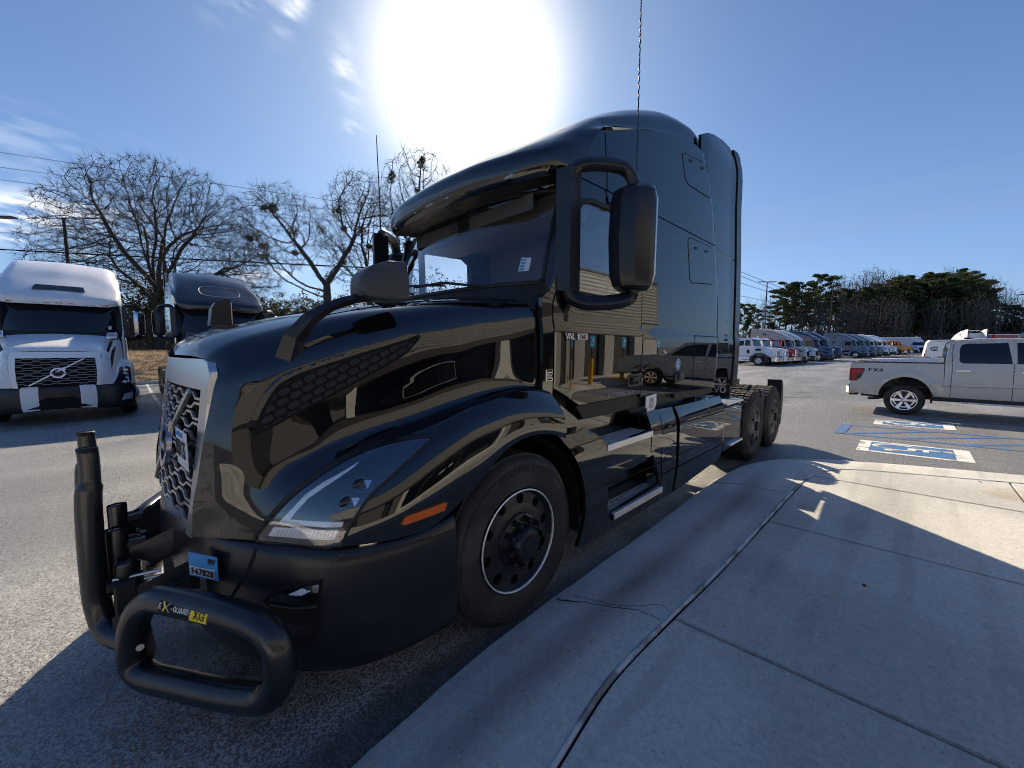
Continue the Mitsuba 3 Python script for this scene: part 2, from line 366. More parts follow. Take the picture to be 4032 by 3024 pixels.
def wheel(lod, rear=False, R=0.505, cover=False, rim='rim_black', ring='alu'):
    """Parts of a truck wheel on its hub: axle along y, outer face towards -y; (name, mesh, material, smooth)."""
    n = (64, 32, 20)[lod]; w = 0.145; r = 0.30
    prof = [(r, w), (r + .02, -w + .02), (r + .012, -w + .004), (r + .03, -w - .004), (r + .075, -w - .012), (R - .075, -w - .014), (R - .04, -w - .004), (R - .022, -w + .012), (R - .003, -w + .045), (R, -w + .08), (R, w - .08), (R - .02, w - .01), (R - .1, w + .01), (r, w)]
    tyre = [lathe(prof, n)]
    if lod < 2:
        if rear:
            blk = []
            for i in range(44):
                a = i / 44 * 2 * np.pi
                for s, yy in enumerate((-w + .02, -w + .105, .03, .10)):
                    b = bx(-.022, .022, yy, yy + .06, R - .008, R + .012, .003); b.apply_transform(trimesh.transformations.rotation_matrix(a + .035 * (s % 2), [0, 1, 0])); blk.append(b)
            tyre += blk
        else:
            for yy in (-.085, -.03, .03, .085): tyre.append(lathe([(R - .012, yy - .018), (R + .007, yy - .018), (R + .007, yy + .018), (R - .012, yy + .018)], n))
    out = [('tyre', cat(tyre), 'rubber', 40)]
    if lod < 2: out.append(('sidewall_rib', lathe([(R - .052, -w - .013), (R - .055, -w - .018), (R - .060, -w - .013)], n), 'rubber', True))
    if rear and not cover:
        out.append(('rim', lathe([(r + .012, -w + .01), (r - .005, -w + .006), (.27, -w + .03), (.255, -.02), (.25, .02), (.0, .02)], n), rim, 40))
        out.append(('hub', lathe([(.19, .02), (.15, -.06), (.12, -.14), (.05, -.15), (0, -.15)], n // 2), rim, 40)); return out
    if cover:
        out.append(('rim', lathe([(r + .010, -w + .002), (r + .003, -w - .006), (r - .006, -w + .004)], n), 'steel_dark', True))
        out.append(('wheel_cover', lathe([(r - .006, -w + .004), (.26, -w - .012), (.15, -w - .028), (0, -w - .03)], n), 'plastic_black', True))
        out.append(('hub', lathe([(.075, -w - .02), (.07, -w - .05), (.04, -w - .058), (0, -w - .058)], 20), 'plastic_matt', 40))
        for i in range(5):
            a = i / 5 * 2 * np.pi + .3; b = bx(-.012, .012, -w - .034, -w - .02, .10, .235, .004); b.apply_transform(trimesh.transformations.rotation_matrix(a, [0, 1, 0])); out.append(('cover_rib', b, 'plastic_black', False))
        return out
    # steer wheel: disc with ten hand holes
    out.append(('rim_lip', lathe([(r + .006, -w - .005), (r + .002, -w - .010), (r - .004, -w - .008), (r - .006, -w + .002)], n), ring, True))
    disc = [lathe([(r - .008, -w + .004), (r - .016, -w + .02), (.277, -w + .03)], n), lathe([(.213, -.122), (.19, -.128), (.165, -.13), (.16, -.13)], n)]
    if lod == 0:
        ring_p = Point(0, 0).buffer(.277, 32).difference(Point(0, 0).buffer(.213, 32))
        for i in range(10):
            a = (i + .35) / 10 * 2 * np.pi; ring_p = ring_p.difference(Point(.245 * math.cos(a), .245 * math.sin(a)).buffer(.031, 10))
        u, f = flat(ring_p, .02); rr = np.hypot(u[:, 0], u[:, 1]); yy = -w + .03 + (rr - .277) / (.213 - .277) * (-.122 + w - .03)
        disc.append(M(np.column_stack([u[:, 0], yy, u[:, 1]]), f))
        for i in range(10):
            a = (i + .35) / 10 * 2 * np.pi; h = lathe([(.031, -.115), (.029, -.05), (.0, -.05)], 16); h.apply_translation((.245 * math.cos(a), 0, .245 * math.sin(a))); disc.append(h)
    else:
        disc.append(lathe([(.277, -w + .03), (.213, -.122)], n))
        for i in range(10):
            a = i / 10 * 2 * np.pi; h = lathe([(.024, -.121), (.0, -.121)], 8); h.apply_translation((.245 * math.cos(a), -.012, .245 * math.sin(a))); out.append(('hand_hole', h, 'void_black', False)) if lod == 1 else None
    out.append(('rim', cat(disc), rim, 35))
    out.append(('hub', lathe([(.165, -.128), (.158, -.145), (.13, -.155), (.105, -.158), (.10, -.20), (.085, -.222), (.045, -.23), (0, -.231)], n), 'plastic_black' if rim == 'rim_black' else rim, 35))
    if lod == 0: out.append(('hub_cap', lathe([(.058, -.228), (.056, -.236), (0, -.238)], 24), 'plastic_black', 35))
    for i in range(10 if lod < 2 else 0):
        a = i / 10 * 2 * np.pi + .1; h = lathe([(.022, -.13), (.022, -.15), (.017, -.156), (.0155, -.205), (.011, -.213), (0, -.214)], 12 if lod == 0 else 6)
        h.apply_translation((.133 * math.cos(a), 0, .133 * math.sin(a))); out.append(('lug_nut_cover', h, 'plastic_black' if rim == 'rim_black' else rim, 40))
    return out


def grille_x(y, z): return -1.335 - (1.55 - z) * .135 - .035 * (1 - (y / .66) ** 2) + 0.0


def front_strip(poly, x_of, off, thick, res=.04):
    """Polygon in (y, z) on the bowed grille plane, thick metres deep, facing -x."""
    u, f = flat(poly, res); x = x_of(u[:, 0], u[:, 1]) - off; n = len(u)
    a = np.column_stack([x, u[:, 0], u[:, 1]]); b = a + [thick, 0, 0]
    m = M(a, f[:, ::-1]); e = m.edges_sorted; q, c = np.unique(e, axis=0, return_counts=True); bd = {tuple(k) for k in q[c == 1]}; s = []
    for i, j in m.edges:
        if (min(i, j), max(i, j)) in bd: s += [[i, i + n, j + n], [i, j + n, j]]
    return nosed(M(np.vstack([a, b]), np.vstack([m.faces, m.faces[:, ::-1] + n, np.array(s).reshape(-1, 3)])))


GRILLE_OUT = Polygon([(-.655, 1.535), (-.62, 1.575), (-.55, 1.59), (.55, 1.59), (.62, 1.575), (.655, 1.535), (.672, 1.40), (.672, 1.2), (.662, 1.0), (.645, .90), (.632, .828), (-.632, .828), (-.645, .90), (-.662, 1.0), (-.672, 1.2), (-.672, 1.40)])
GRILLE_IN = Polygon([(-.57, 1.455), (.57, 1.455), (.585, 1.2), (.580, 1.0), (.565, .86), (-.565, .86), (-.580, 1.0), (-.585, 1.2)])


def wave_row(z, dz, flip, y0=-.60, y1=.60, pitch=.12):
    """One bar of the grille: flat, down, flat, up."""
    pts, y, k = [], y0 - pitch, 0
    while y < y1 + pitch:
        a, b = (z, z - dz) if (k % 2 == 0) != flip else (z - dz, z)
        pts += [(y, a), (y + pitch * .30, a), (y + pitch * .5, b)]; y += pitch * .5; k += 1
        pts.pop(); pts.append((y, a)) if False else None
    return pts


def vnl(lod, paint, hero=False, chrome_mirror=False, plate=None):
    """Parts of one conventional sleeper tractor."""
    out = []
    def p(name, mesh, m, smooth=False, label=None): out.append((name, mesh, m, smooth, label))
    def both(name, mesh, m, smooth=False): p(name, mesh, m, smooth); p(name, mir(mesh), m, smooth)
    res = (.05, .12, .25)[lod]
    # --- bonnet, wings
    p('hood', grid(hood_grid((90, 40, 22)[lod], (161, 65, 37)[lod]), flip=False), paint, 60 if lod else True)
    p('bumper', grid(bumper_grid((161, 49, 29)[lod], (22, 12, 8)[lod])), 'plastic_black', 60 if lod else True)
    # --- grille
    p('grille_frame', front_strip(GRILLE_OUT.difference(GRILLE_IN).difference(sbox(-.562, .70, .562, .88)), grille_x, .012, .03, .05 if lod < 2 else .3), 'silver_satin', 35)
    p('grille_backing', front_strip(GRILLE_IN.buffer(.02), grille_x, -.055, .01, .15), 'void_black')
    if lod < 2:
        bars, rows = GRILLE_IN, 13 if lod == 0 else 10
        for r in range(rows):
            z = 1.435 - r * .585 / rows; pt, y, k, pitch = [], -.66, r % 2, (.118 if lod == 0 else .13)
            dz = .024 if lod == 0 else .02
            while y < .66:
                zz = z if k % 2 == 0 else z - dz; pt += [(y, zz), (y + pitch * .62, zz)]; y += pitch; k += 1
            ln = LineString(pt).buffer(.0052, cap_style=2, join_style=2).intersection(GRILLE_IN)
            gap = LineString([(-.33, .80), (.42, 1.45)]).buffer(.07) if False else Polygon()
            p('grille_bar', front_strip(ln.difference(gap), grille_x, .006, .010, .2 if lod else .08), 'silver_satin' if lod == 0 else 'grey_print', False)
            if lod == 0:
                for q in range(0, len(pt) - 2, 4):
                    pass
        # slats between the bars
        sl = []
        for i in range(9 if lod == 0 else 0):
            y = -.53 + i * .1325
            sl.append(front_strip(LineString([(y, .86), (y, 1.455)]).buffer(.006, cap_style=2), grille_x, -.02, .03, .2))
        if sl: p('grille_web', cat(sl), 'plastic_matt')
        sash = LineString([(.42, .87), (-.40, 1.44)])
        p('grille_sash', front_strip(sash.buffer(.013, cap_style=2), grille_x, .020, .02, .06), 'silver_satin', False)
        p('sash_backing', front_strip(sash.buffer(.024, cap_style=2), grille_x, .008, .02, .06), 'plastic_matt', False)
        c = Point(0, 1.128)
        p('emblem', front_strip(c.buffer(.112, 24).difference(c.buffer(.080, 24)).union(Polygon([(-.045, 1.215), (-.105, 1.268), (-.110, 1.215), (-.122, 1.20), (-.085, 1.19)])), grille_x, .028, .02, .05), 'chrome', False)
        p('emblem_bar', front_strip(sbox(-.095, 1.106, .095, 1.15), grille_x, .030, .014, .05), 'steel_dark')
        if lod == 0:
            t = meshkit.text_mesh('VOLVO', .026, .004, True); w = t.vertices[:, 0].max(); v = t.vertices
            y = -(v[:, 0] - w / 2); t.vertices = nose(np.column_stack([grille_x(y, 1.128) - .0305 - v[:, 2], y, 1.115 + v[:, 1]])); p('emblem_lettering', t, 'white_print')
    # --- lower front
    p('bumper_grille', front_strip(Polygon([(-.50, .60), (.50, .60), (.46, .36), (-.46, .36)]), lambda y, z: -1.475 + .25 * np.abs(y) ** 2, .012, .02, .1), 'void_black')
    # --- lights
    hl = Polygon(spline([(-1.251, .833), (-1.237, .872), (-1.199, .928), (-1.134, 1.004), (-1.033, 1.080), (-.925, 1.135), (-.807, 1.174), (-.690, 1.197), (-.578, 1.203)], 40).tolist() + spline([(-.565, 1.196), (-.651, 1.144), (-.775, 1.069), (-.876, 1.003), (-.959, .912), (-1.008, .815)], 30).tolist() + [(-1.05, .814), (-1.155, .822)])
    if lod == 0:
        both('headlight', sheet(hl, Yhood, .003, .03, .02), 'lamp_inner', 40)
        drl = Polygon([(-.88, 1.129), (-1.022, 1.06), (-1.093, 1.012), (-1.141, .958), (-1.185, .905), (-1.161, .899), (-.997, .888), (-.988, .908), (-1.150, .920), (-1.127, .953), (-1.084, 1.001), (-1.016, 1.047), (-.90, 1.114)])
        both('headlight__running_light', sheet(drl, Yhood, .008, .03, .006), 'lamp_white', 40)
        both('headlight__turn_signal', sheet(Polygon([(-1.198, .889), (-1.006, .878), (-1.024, .838), (-1.218, .851)]), Yhood, .008, .02, .008), 'lamp_white', False)
        rb = [sheet(Polygon([(x - .009, .852), (x - .003, .852), (x + .010, .878), (x + .004, .878)]), Yhood, .011, .05, .004) for x in np.arange(-1.19, -1.02, .012)]
        both('headlight__lens_rib', cat(rb), 'lens_clear')
        for cx, cz in ((-.895, 1.040), (-.955, .978)):
            b = trimesh.creation.icosphere(2, .034); y = -float(Yhood([cx], [cz])[0]); b.apply_transform(np.diag([1.2, .5, .8, 1])); b.apply_translation((cx, y + .006, cz)); both('headlight__projector', b, 'glass_dark', True)
            g = np.linspace(0, 2 * np.pi, 21)[:-1]; rx_, rz_ = cx + .036 * np.cos(g), cz + .029 * np.sin(g); both('headlight__projector_ring', tube(np.column_stack([rx_, -Yhood(rx_, rz_) - .008, rz_]), .003, 6, True), 'plastic_grey', True)
            both('headlight__reflector', sheet(Polygon([(cx + .008, cz + .02), (cx + .038, cz + .016), (cx + .012, cz - .016)]), Yhood, .012, .03, .004), 'chrome')
        both('headlight__lens', sheet(hl.buffer(-.002), Yhood, .016, .03, .002), 'glass', 40)
        both('headlight_seal', sheet(hl.buffer(.014).difference(hl.buffer(.001)), Yhood, .004, .03, .01), 'plastic_matt', 40)
        both('side_marker', sheet(Polygon([(-.767, .853), (-.749, .882), (-.548, .896), (-.533, .888), (-.548, .856), (-.747, .846)]), Yhood, .010, .03, .012), 'lens_amber', False)
        both('side_marker_bezel', sheet(Polygon([(-.767, .853), (-.749, .882), (-.548, .896), (-.533, .888), (-.548, .856), (-.747, .846)]).buffer(.010), Yhood, .004, .03, .008), 'plastic_matt', False)
        vent = Polygon(spline([(-1.238, 1.258), (-1.202, 1.359), (-1.165, 1.428), (-1.107, 1.494), (-.973, 1.551), (-.766, 1.618), (-.581, 1.675), (-.479, 1.713)], 40).tolist() + spline([(-.47, 1.70), (-.493, 1.672), (-.588, 1.588), (-.777, 1.490), (-.947, 1.404), (-1.099, 1.330)], 24).tolist())
        both('hood_vent_recess', sheet(vent.buffer(.022), Yhood, .008, .02, .006), paint, 40)
        both('hood_vent_surround', sheet(vent, Yhood, .011, .02, .004), 'void_black', 40)
        hexes = []
        ca, sa = math.cos(.50), math.sin(.50)
        for i in range(-4, 20):
            for j in range(-8, 9):
                a, b = i * .0585 + (.029 if j % 2 else 0), j * .034
                h = Polygon([(a - .030, b), (a - .019, b + .0145), (a + .019, b + .0145), (a + .030, b), (a + .019, b - .0145), (a - .019, b - .0145)]).buffer(-.002)
                h = affinity.affine_transform(h, [ca, -sa, sa, ca, -1.13, 1.36])
                q = h.intersection(vent.buffer(-.012))
                if q.area > 1.5e-4 and q.geom_type == 'Polygon': hexes.append(sheet(q, Yhood, .015, .2, .006))
        both('hood_vent_mesh', cat(hexes), 'vent_black')
        # lines: bonnet top panel, wing, hood lip
        for pts in ([(-1.30, -.60), (-1.18, -.645), (-1.0, -.64), (-.7, -.62), (-.3, -.62), (0.0, -.60)],):
            q = spline(pts, 40); H = _P.reshape(-1, 3); f = LinearNDInterpolator(_P[:, 48:113].reshape(-1, 3)[:, :2], _P[:, 48:113].reshape(-1, 3)[:, 2])
            z = f(q[:, 0], q[:, 1]); ok = ~np.isnan(z); both('hood_seam', tube(np.column_stack([q[ok], z[ok] + .0005]), .003, 6), 'void_black', True)
        fog = Polygon([(-1.257, .590), (-1.222, .645), (-1.149, .680), (-1.078, .688), (-1.095, .58), (-1.113, .488), (-1.19, .497)])
        both('fog_light_recess', sheet(fog, Ybump, .004, .03, .004), 'void_black')
        both('fog_light', sheet(Polygon([(-1.240, .597), (-1.205, .640), (-1.15, .665), (-1.090, .676), (-1.103, .60), (-1.17, .592)]), Ybump, .010, .03, .008), 'glass_dark', 40)
        both('fog_light__reflector', sheet(Polygon([(-1.185, .632), (-1.145, .660), (-1.120, .650), (-1.150, .630)]), Ybump, .016, .03, .004), 'lamp_white'); both('fog_light__reflector', sheet(Polygon([(-1.138, .664), (-1.094, .674), (-1.100, .638), (-1.128, .645)]), Ybump, .016, .03, .006), 'chrome'); both('fog_light__lip', sheet(Polygon([(-1.24, .585), (-1.17, .578), (-1.103, .585), (-1.104, .577), (-1.17, .570), (-1.238, .577)]), Ybump, .014, .03, .006), 'plastic_grey')
        both('bumper_trim', sheet(LineString([(-1.0, .79), (-1.036, .745), (-1.058, .638), (-1.087, .433), (-1.09, .40)]).buffer(.009, cap_style=2), Ybump, .004, .03, .012), 'plastic_black', 40)
        both('bumper_seam', sheet(LineString([(-1.262, .80), (-1.286, .72), (-1.348, .56), (-1.365, .45)]).buffer(.004), Ybump, .003, .03, .004), 'void_black', 40)
        both('bumper_cap', sheet(LineString([(-.50, .735), (-.693, .748), (-.857, .758), (-1.018, .757)]).buffer(.006), Ybump, .004, .05, .008), 'plastic_matt', 40)
        tabp = Polygon([(-.655, .715), (-.60, .715), (-.555, .43), (-.60, .43)])
        p('bumper_spear', front_strip(tabp, lambda y, z: np.interp(np.abs(y), [0, .3, .58, .70], [-1.475, -1.455, -1.405, -1.36]) - .004, .012, .03, .04), 'silver_satin')
        p('bumper_spear', front_strip(affinity.scale(tabp, -1, 1, origin=(0, 0)), lambda y, z: np.interp(np.abs(y), [0, .3, .58, .70], [-1.475, -1.455, -1.405, -1.36]) - .004, .012, .03, .04), 'silver_satin')
    else:
        both('headlight', sheet(hl, Yhood, .004, .1, .015), 'lamp_inner', 40)
        both('headlight_surround', sheet(hl.buffer(.02).difference(hl), Yhood, .006, .1, .01), 'plastic_black', 40)
        if False: both('headlight_running_light', sheet(LineString([(-.90, 1.075), (-1.03, 1.0), (-1.145, .865), (-.95, .85)]).buffer(.008), Yhood, .010, .08, .006), 'white_print')
        both('fog_light', sheet(Polygon([(-1.225, .43), (-1.19, .565), (-1.025, .605), (-1.035, .44)]), Ybump, .008, .1, .008), 'lens_clear')
        both('hood_vent', sheet(Polygon([(-1.20, 1.22), (-1.13, 1.43), (-.85, 1.61), (-.42, 1.735), (-.50, 1.655), (-.80, 1.475)]), Yhood, .006, .1, .01), 'plastic_matt')
        if paint != 'paint_black':
            b = bumper_grid(161, 22); n_ = np.cross(np.gradient(b, axis=0), np.gradient(b, axis=1)); n_ /= np.linalg.norm(n_, axis=2, keepdims=True) + 1e-9
            n_ = np.where((n_[..., :1] > 0), -n_, n_); b = b + n_ * .006
            for a_, c_ in ((56, 68), (93, 105)): p('bumper_panel', grid(b[a_:c_, 1:20]), paint, True)
    # --- cab flanks
    win = Polygon([(.64, 2.03), (.625, 2.17), (.69, 2.60), (.76, 2.675), (.86, 2.70), (1.34, 2.72), (1.44, 2.66), (1.46, 2.1), (1.40, 2.02)])
    door = Polygon([(.43, 1.375), (.43, 1.94), (.495, 2.10), (.555, 2.45), (.615, 2.76), (.72, 2.83), (1.608, 2.83), (1.615, 1.245), (.70, 1.235)])
    slp = Polygon([(1.624, 1.215), (1.617, 2.832), (3.452, 2.832), (3.50, 2.66), (3.56, 2.41), (3.59, 2.1), (3.60, 1.79), (3.60, 1.5), (3.58, 1.175)])
    up = Polygon([(.64, 2.84), (.655, 2.842), (.76, 2.862), (.768, 2.905), (.79, 2.985), (.86, 3.10), (.97, 3.238), (1.25, 3.345), (1.54, 3.458), (1.88, 3.57), (2.2, 3.663), (2.5, 3.73), (2.8, 3.773), (3.0, 3.765), (3.09, 3.733), (3.25, 3.60), (3.38, 3.25), (3.45, 2.845)])
    cowl = Polygon([(.342, 1.36), (.42, 1.33), (.42, 1.945), (.485, 2.105), (.545, 2.45), (.605, 2.76), (.63, 2.835), (.60, 2.80), (.52, 2.45), (.46, 2.13), (.40, 2.02), (.342, 1.97)])
    both('cowl', sheet(cowl, Ycab, 0, res, .03), paint, 30)
    both('door', sheet(door.difference(win), Ycab, 0, res, .03), paint, 30)
    both('door__window', sheet(win.buffer(.004), Ycab, -.012, res * 2, .005), 'glass' if lod == 0 else 'glass_tint', 30)
    both('sleeper', sheet(slp, Ycab, 0, res, .03), paint, 30)
    both('sleeper_upper', sheet(up, Ycab, 0, res, .03), paint, 30)
    if lod < 2:
        both('door__window_seal', sheet(win.buffer(.022).difference(win.buffer(-.012)), Ycab, .003, res, .012), 'plastic_matt', 30)
    for n, hx in (('upper_hatch', Polygon([(2.43, 3.55), (2.47, 3.585), (2.98, 3.655), (3.10, 3.62), (3.20, 3.37), (3.16, 3.325), (2.58, 3.305), (2.50, 3.345)])), ('lower_hatch', Polygon([(2.57, 2.765), (2.63, 2.79), (3.22, 2.80), (3.29, 2.75), (3.325, 2.43), (3.27, 2.385), (2.69, 2.335), (2.63, 2.36)]))):
        hx = hx.buffer(-.04).buffer(.04, 6)
        if lod == 0:
            both(n, sheet(hx.buffer(-.006), Ycab, .004, .06, .01), paint, 30); both(n + '_gap', sheet(hx.buffer(.004).difference(hx.buffer(-.006)), Ycab, .0015, .1, .004), 'void_black')
            c = hx.bounds
            for fx in (.22, .62): both(n + '_latch', sheet(affinity.rotate(rrect(c[0] + (c[2] - c[0]) * fx, c[3] - .085 - .02 * (fx < .5), c[0] + (c[2] - c[0]) * fx + .075, c[3] - .06 - .02 * (fx < .5), .01), 12), Ycab, .010, .05, .008), 'plastic_matt')
        else: both(n.replace('hatch', 'window'), sheet(affinity.scale(hx, .62, .55), Ycab, .004, .2, .006), 'glass_dark')
    # --- roof with the visor
    R = np.array(ROOF); full = np.concatenate([R, (R * [1, -1, 1])[:, ::-1][:, 1:]], 1)
    p('roof', grid(loft(full, (110, 45, 24)[lod], (101, 41, 21)[lod]), flip=True), paint, 50)
    S = [(.225, 0, 2.735), (.245, -.4, 2.735), (.31, -.77, 2.74), (.44, -.96, 2.78), (.60, -1.05, 2.835)]
    lipo = np.array(S + [(.76, -1.07, 2.86)]); lipi = np.array([(.42, 0, 2.735), (.43, -.4, 2.735), (.48, -.75, 2.745), (.56, -.88, 2.775), (.66, -.97, 2.81), (.78, -1.0, 2.85)])
    vis = loft([lipo, lipi + [0, 0, .01]], 3, 30) if False else np.stack([spline(lipo, 30), spline((lipo + lipi) / 2 + [0, 0, .012], 30), spline(lipi, 30)])
    both('visor_underside', grid(vis), 'plastic_matt', True)
    if lod < 2:
        for y in (-.78, -.19, 0, .19, .78):
            xx = np.interp(abs(y), [0, .4, .77, .96], [.20, .222, .288, .42]); m = bx(xx - .012, xx + .02, y - .055, y + .055, 2.77, 2.795, .004)
            a = {True: math.atan2(.165 * (1 if y > 0 else -1), 1)}[True] if abs(y) > .5 else 0; m = put(put(m, rotz(0, -xx, -y)), rotz(-a, xx, y))
            p('clearance_light', m, 'grey_print' if lod == 0 else 'lens_amber')
    # --- windscreen, pillars, cowl top
    ys = np.linspace(-.965, .965, (41, 17, 9)[lod]); tt = np.linspace(0, 1, (16, 6, 4)[lod])
    def wsp(y, t):
        q = np.abs(y) / .965; b = np.array([.10 + .30 * q ** 2.2 + .06 * q ** 8, y, 2.055 + .035 * q ** 2 + .0 * y]); tp = np.array([.40 + .235 * q ** 2.2 + .04 * q ** 8, y * .985, 2.745 + .02 * q ** 2])
        o = b + (tp - b) * t; o[0] -= .022 * np.sin(np.pi * t); return o
    G = np.array([[wsp(y, t) for y in ys] for t in tt])
    p('windscreen', grid(G, flip=True), 'glass' if lod == 0 else 'glass_tint', True)
    if lod < 2:
        path = np.vstack([[wsp(-.965, t) for t in np.linspace(.04, .96, 14)], [wsp(y, 1) for y in np.linspace(-.94, .94, 24)], [wsp(.965, t) for t in np.linspace(.96, .04, 14)], [wsp(y, 0) for y in np.linspace(.94, -.94, 24)]])
        p('windscreen_seal', tube(spline(path, 120, True), .016, 6, True), 'plastic_matt', True)
    L = np.array([wsp(-.965, t) for t in np.linspace(0, 1, 12)]); Rr = np.array([(np.interp(t, [0, .12, .5, 1], [.415, .475, .525, .625]), 0, np.interp(t, [0, 1], [2.02, 2.80])) for t in np.linspace(0, 1, 12)])
    Rr[:, 1] = -Ycab(Rr[:, 0], Rr[:, 2]) + .002
    mid = (L + Rr) / 2 + np.array([-.015, -.02, 0])
    both('pillar', grid(np.stack([L, mid, Rr])), 'plastic_matt' if lod else 'plastic_black', True)
    A0 = np.array(HOOD[-1])[:4]; A0 = A0[[0, 1, 2, 3]] + [0.004, 0, -.012]; q = spline(A0, 20)
    wb = np.array([wsp(y, 0) for y in np.linspace(0, -.96, 20)]) + [-.004, 0, -.005]
    both('cowl_top', grid(np.stack([q, (q + wb) / 2 + [0, 0, -.012], wb]), flip=True), 'plastic_matt', True)
    # --- inside and behind
    p('cab_floor', bx(.45, 3.3, -1.03, 1.03, 1.10, 1.16), 'void_black')
    p('bulkhead', bx(1.75, 1.80, -1.03, 1.03, 1.16, 3.35), 'interior_grey')
    p('headliner', bx(.72, 1.75, -.98, .98, 2.80, 2.84), 'interior_grey')
    p('back_wall', bx(3.05, 3.10, -1.06, 1.06, 1.0, 3.70), paint)
    if lod == 0:
        p('dashboard', cat([hull([(.25, -.85, 1.2), (.25, .85, 1.2), (.28, .8, 1.98), (.28, -.8, 1.98), (.50, -.95, 2.02), (.50, .95, 2.02), (.72, -.98, 1.9), (.72, .98, 1.9), (.72, -.98, 1.2), (.72, .98, 1.2)])]), 'plastic_matt')
        for y in (-.55, .55):
            p('seat', bx(1.05, 1.55, y - .26, y + .26, 1.62, 1.76, .04), 'seat_fabric'); p('seat__backrest', put(bx(-.07, .07, -.25, .25, 0, .72, .05), trimesh.transformations.translation_matrix((1.58, y, 1.74)) @ trimesh.transformations.rotation_matrix(.2, [0, 1, 0])), 'seat_fabric')
        p('overhead_console', bx(.70, 1.10, -.9, .9, 2.64, 2.80, .03), 'interior_grey')
        g = np.arange(24) * 2 * np.pi / 24; c = np.column_stack([.16 * np.sin(g) * .4, .22 * np.cos(g), .2 * np.sin(g)]) + [.85, -.55, 2.02]; p('steering_wheel', tube(c, .016, 8, True), 'plastic_matt', True)
        for y in (-.45, .45): p('sun_blind', bx(.52, .535, y - .36, y + .36, 2.63, 2.74, .004), 'interior_grey')
        p('dash_camera', bx(.42, .46, -.06, .06, 2.60, 2.68, .008), 'plastic_matt')
    # --- underbody side panels
    th = np.linspace(np.radians(40), np.radians(-24), 16); arch = [(0.665 * math.cos(a) + .0, .50 + .665 * math.sin(a)) for a in th]
    stepA = Polygon([(.415, 1.06), (.415, 1.06), (.44, 1.265), (.60, 1.165), (.90, .965), (.955, .905), (1.66, .925), (1.655, .72), (1.86, .72), (1.885, .47), (1.885, .205), (.66, .20)] + arch[::-1])
    pocket = Polygon([(1.02, .36), (.965, .42), (.955, .64), (1.0, .66), (1.37, .655), (1.70, .695), (1.73, .68), (1.87, .385)])
    stepA = stepA.buffer(0).difference(pocket)
    both('step_panel', sheet(stepA, Yskirt, 0, res, .03), paint, 30)
    both('tank_panel', sheet(Polygon([(1.665, .73), (1.67, 1.075), (1.86, 1.08), (2.20, 1.07), (2.20, .475), (1.895, .475), (1.87, .725)]), Yskirt, .004, res, .03), paint, 30)
    both('battery_panel', sheet(Polygon([(2.265, .475), (2.265, 1.065), (3.60, 1.065), (3.60, .475)]), Yskirt, .008, res, .03), paint, 30)
    both('lower_skirt', sheet(Polygon([(1.90, .205), (1.90, .462), (2.20, .462), (2.20, .20)]), Yskirt, .002, res, .03), paint, 30)
    both('lower_skirt', sheet(Polygon([(2.255, .20), (2.255, .462), (3.60, .462), (3.60, .29)]), Yskirt, .006, res, .03), paint, 30)
    both('top_deck', bx(1.66, 3.60, -1.145, -.85, 1.035, 1.06, .005), 'plastic_black')
    if lod < 2:
        both('skirt_groove', sheet(Polygon([(1.0, .60), (2.16, .585), (2.16, .592), (1.0, .608)]).union(sbox(2.27, .585, 3.59, .592)), Yskirt, .010, .3, .003), 'void_black')
        both('tank_flap', sheet(Polygon([(1.885, .86), (1.885, 1.05), (2.185, 1.045), (2.185, .855)]), Yskirt, .007, .08, .006), paint, 30)
        both('tank_flap_gap', sheet(Polygon([(1.875, .85), (1.875, 1.06), (2.195, 1.055), (2.195, .845)]), Yskirt, .0055, .08, .003), 'void_black')
    both('inner_panel', bx(.42, 3.62, -.99, -.97, .22, 1.20), 'void_black' if lod else paint)
    both('sill', sheet(Polygon([(.70, 1.222), (1.61, 1.232), (3.58, 1.165), (3.56, 1.105), (.80, 1.12)]), Ycab, -.03, res * 2, .03), 'plastic_matt', 30)
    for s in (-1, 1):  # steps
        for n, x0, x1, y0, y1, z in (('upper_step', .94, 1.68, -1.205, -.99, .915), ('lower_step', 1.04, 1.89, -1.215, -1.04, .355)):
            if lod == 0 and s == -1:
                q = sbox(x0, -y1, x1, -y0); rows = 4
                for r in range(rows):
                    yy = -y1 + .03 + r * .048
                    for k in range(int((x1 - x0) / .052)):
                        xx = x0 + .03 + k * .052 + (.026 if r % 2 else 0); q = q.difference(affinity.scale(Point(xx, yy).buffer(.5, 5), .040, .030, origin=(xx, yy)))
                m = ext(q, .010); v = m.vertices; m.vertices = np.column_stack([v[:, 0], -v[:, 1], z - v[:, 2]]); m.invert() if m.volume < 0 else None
                p(n, m, 'tread_alu'); p(n + '__edge', bx(x0 - .003, x1 + .003, y0 - .008, y0 + .004, z - .05, z + .003, .004), 'alu'); p(n + '__tray', bx(x0 + .005, x1 - .005, y0 + .006, y1 - .005, z - .06, z - .03), 'void_black')  # shade inside the tread holes is put into the black tray colour
            else:
                m = bx(x0, x1, y0, y1, z - .04, z, .004); p(n, m if s == -1 else mir(m), 'alu')
    both('pocket_side', bx(.93, .95, -1.17, -1.0, .34, .70), paint)
    if lod == 0: both('pocket_lining', bx(.93, 1.95, -1.035, -1.025, .30, .74), paint)
    # --- cab side extenders
    exA = Polygon([(3.25, 2.855), (3.0, 3.70), (2.98, 3.96), (3.2, 4.06), (3.45, 4.14), (3.80, 4.22), (4.15, 4.25), (4.34, 4.20), (4.40, 4.05), (4.42, 2.855)]); exB = Polygon([(3.05, 1.15), (3.05, 2.84), (4.42, 2.84), (4.40, 1.15)])
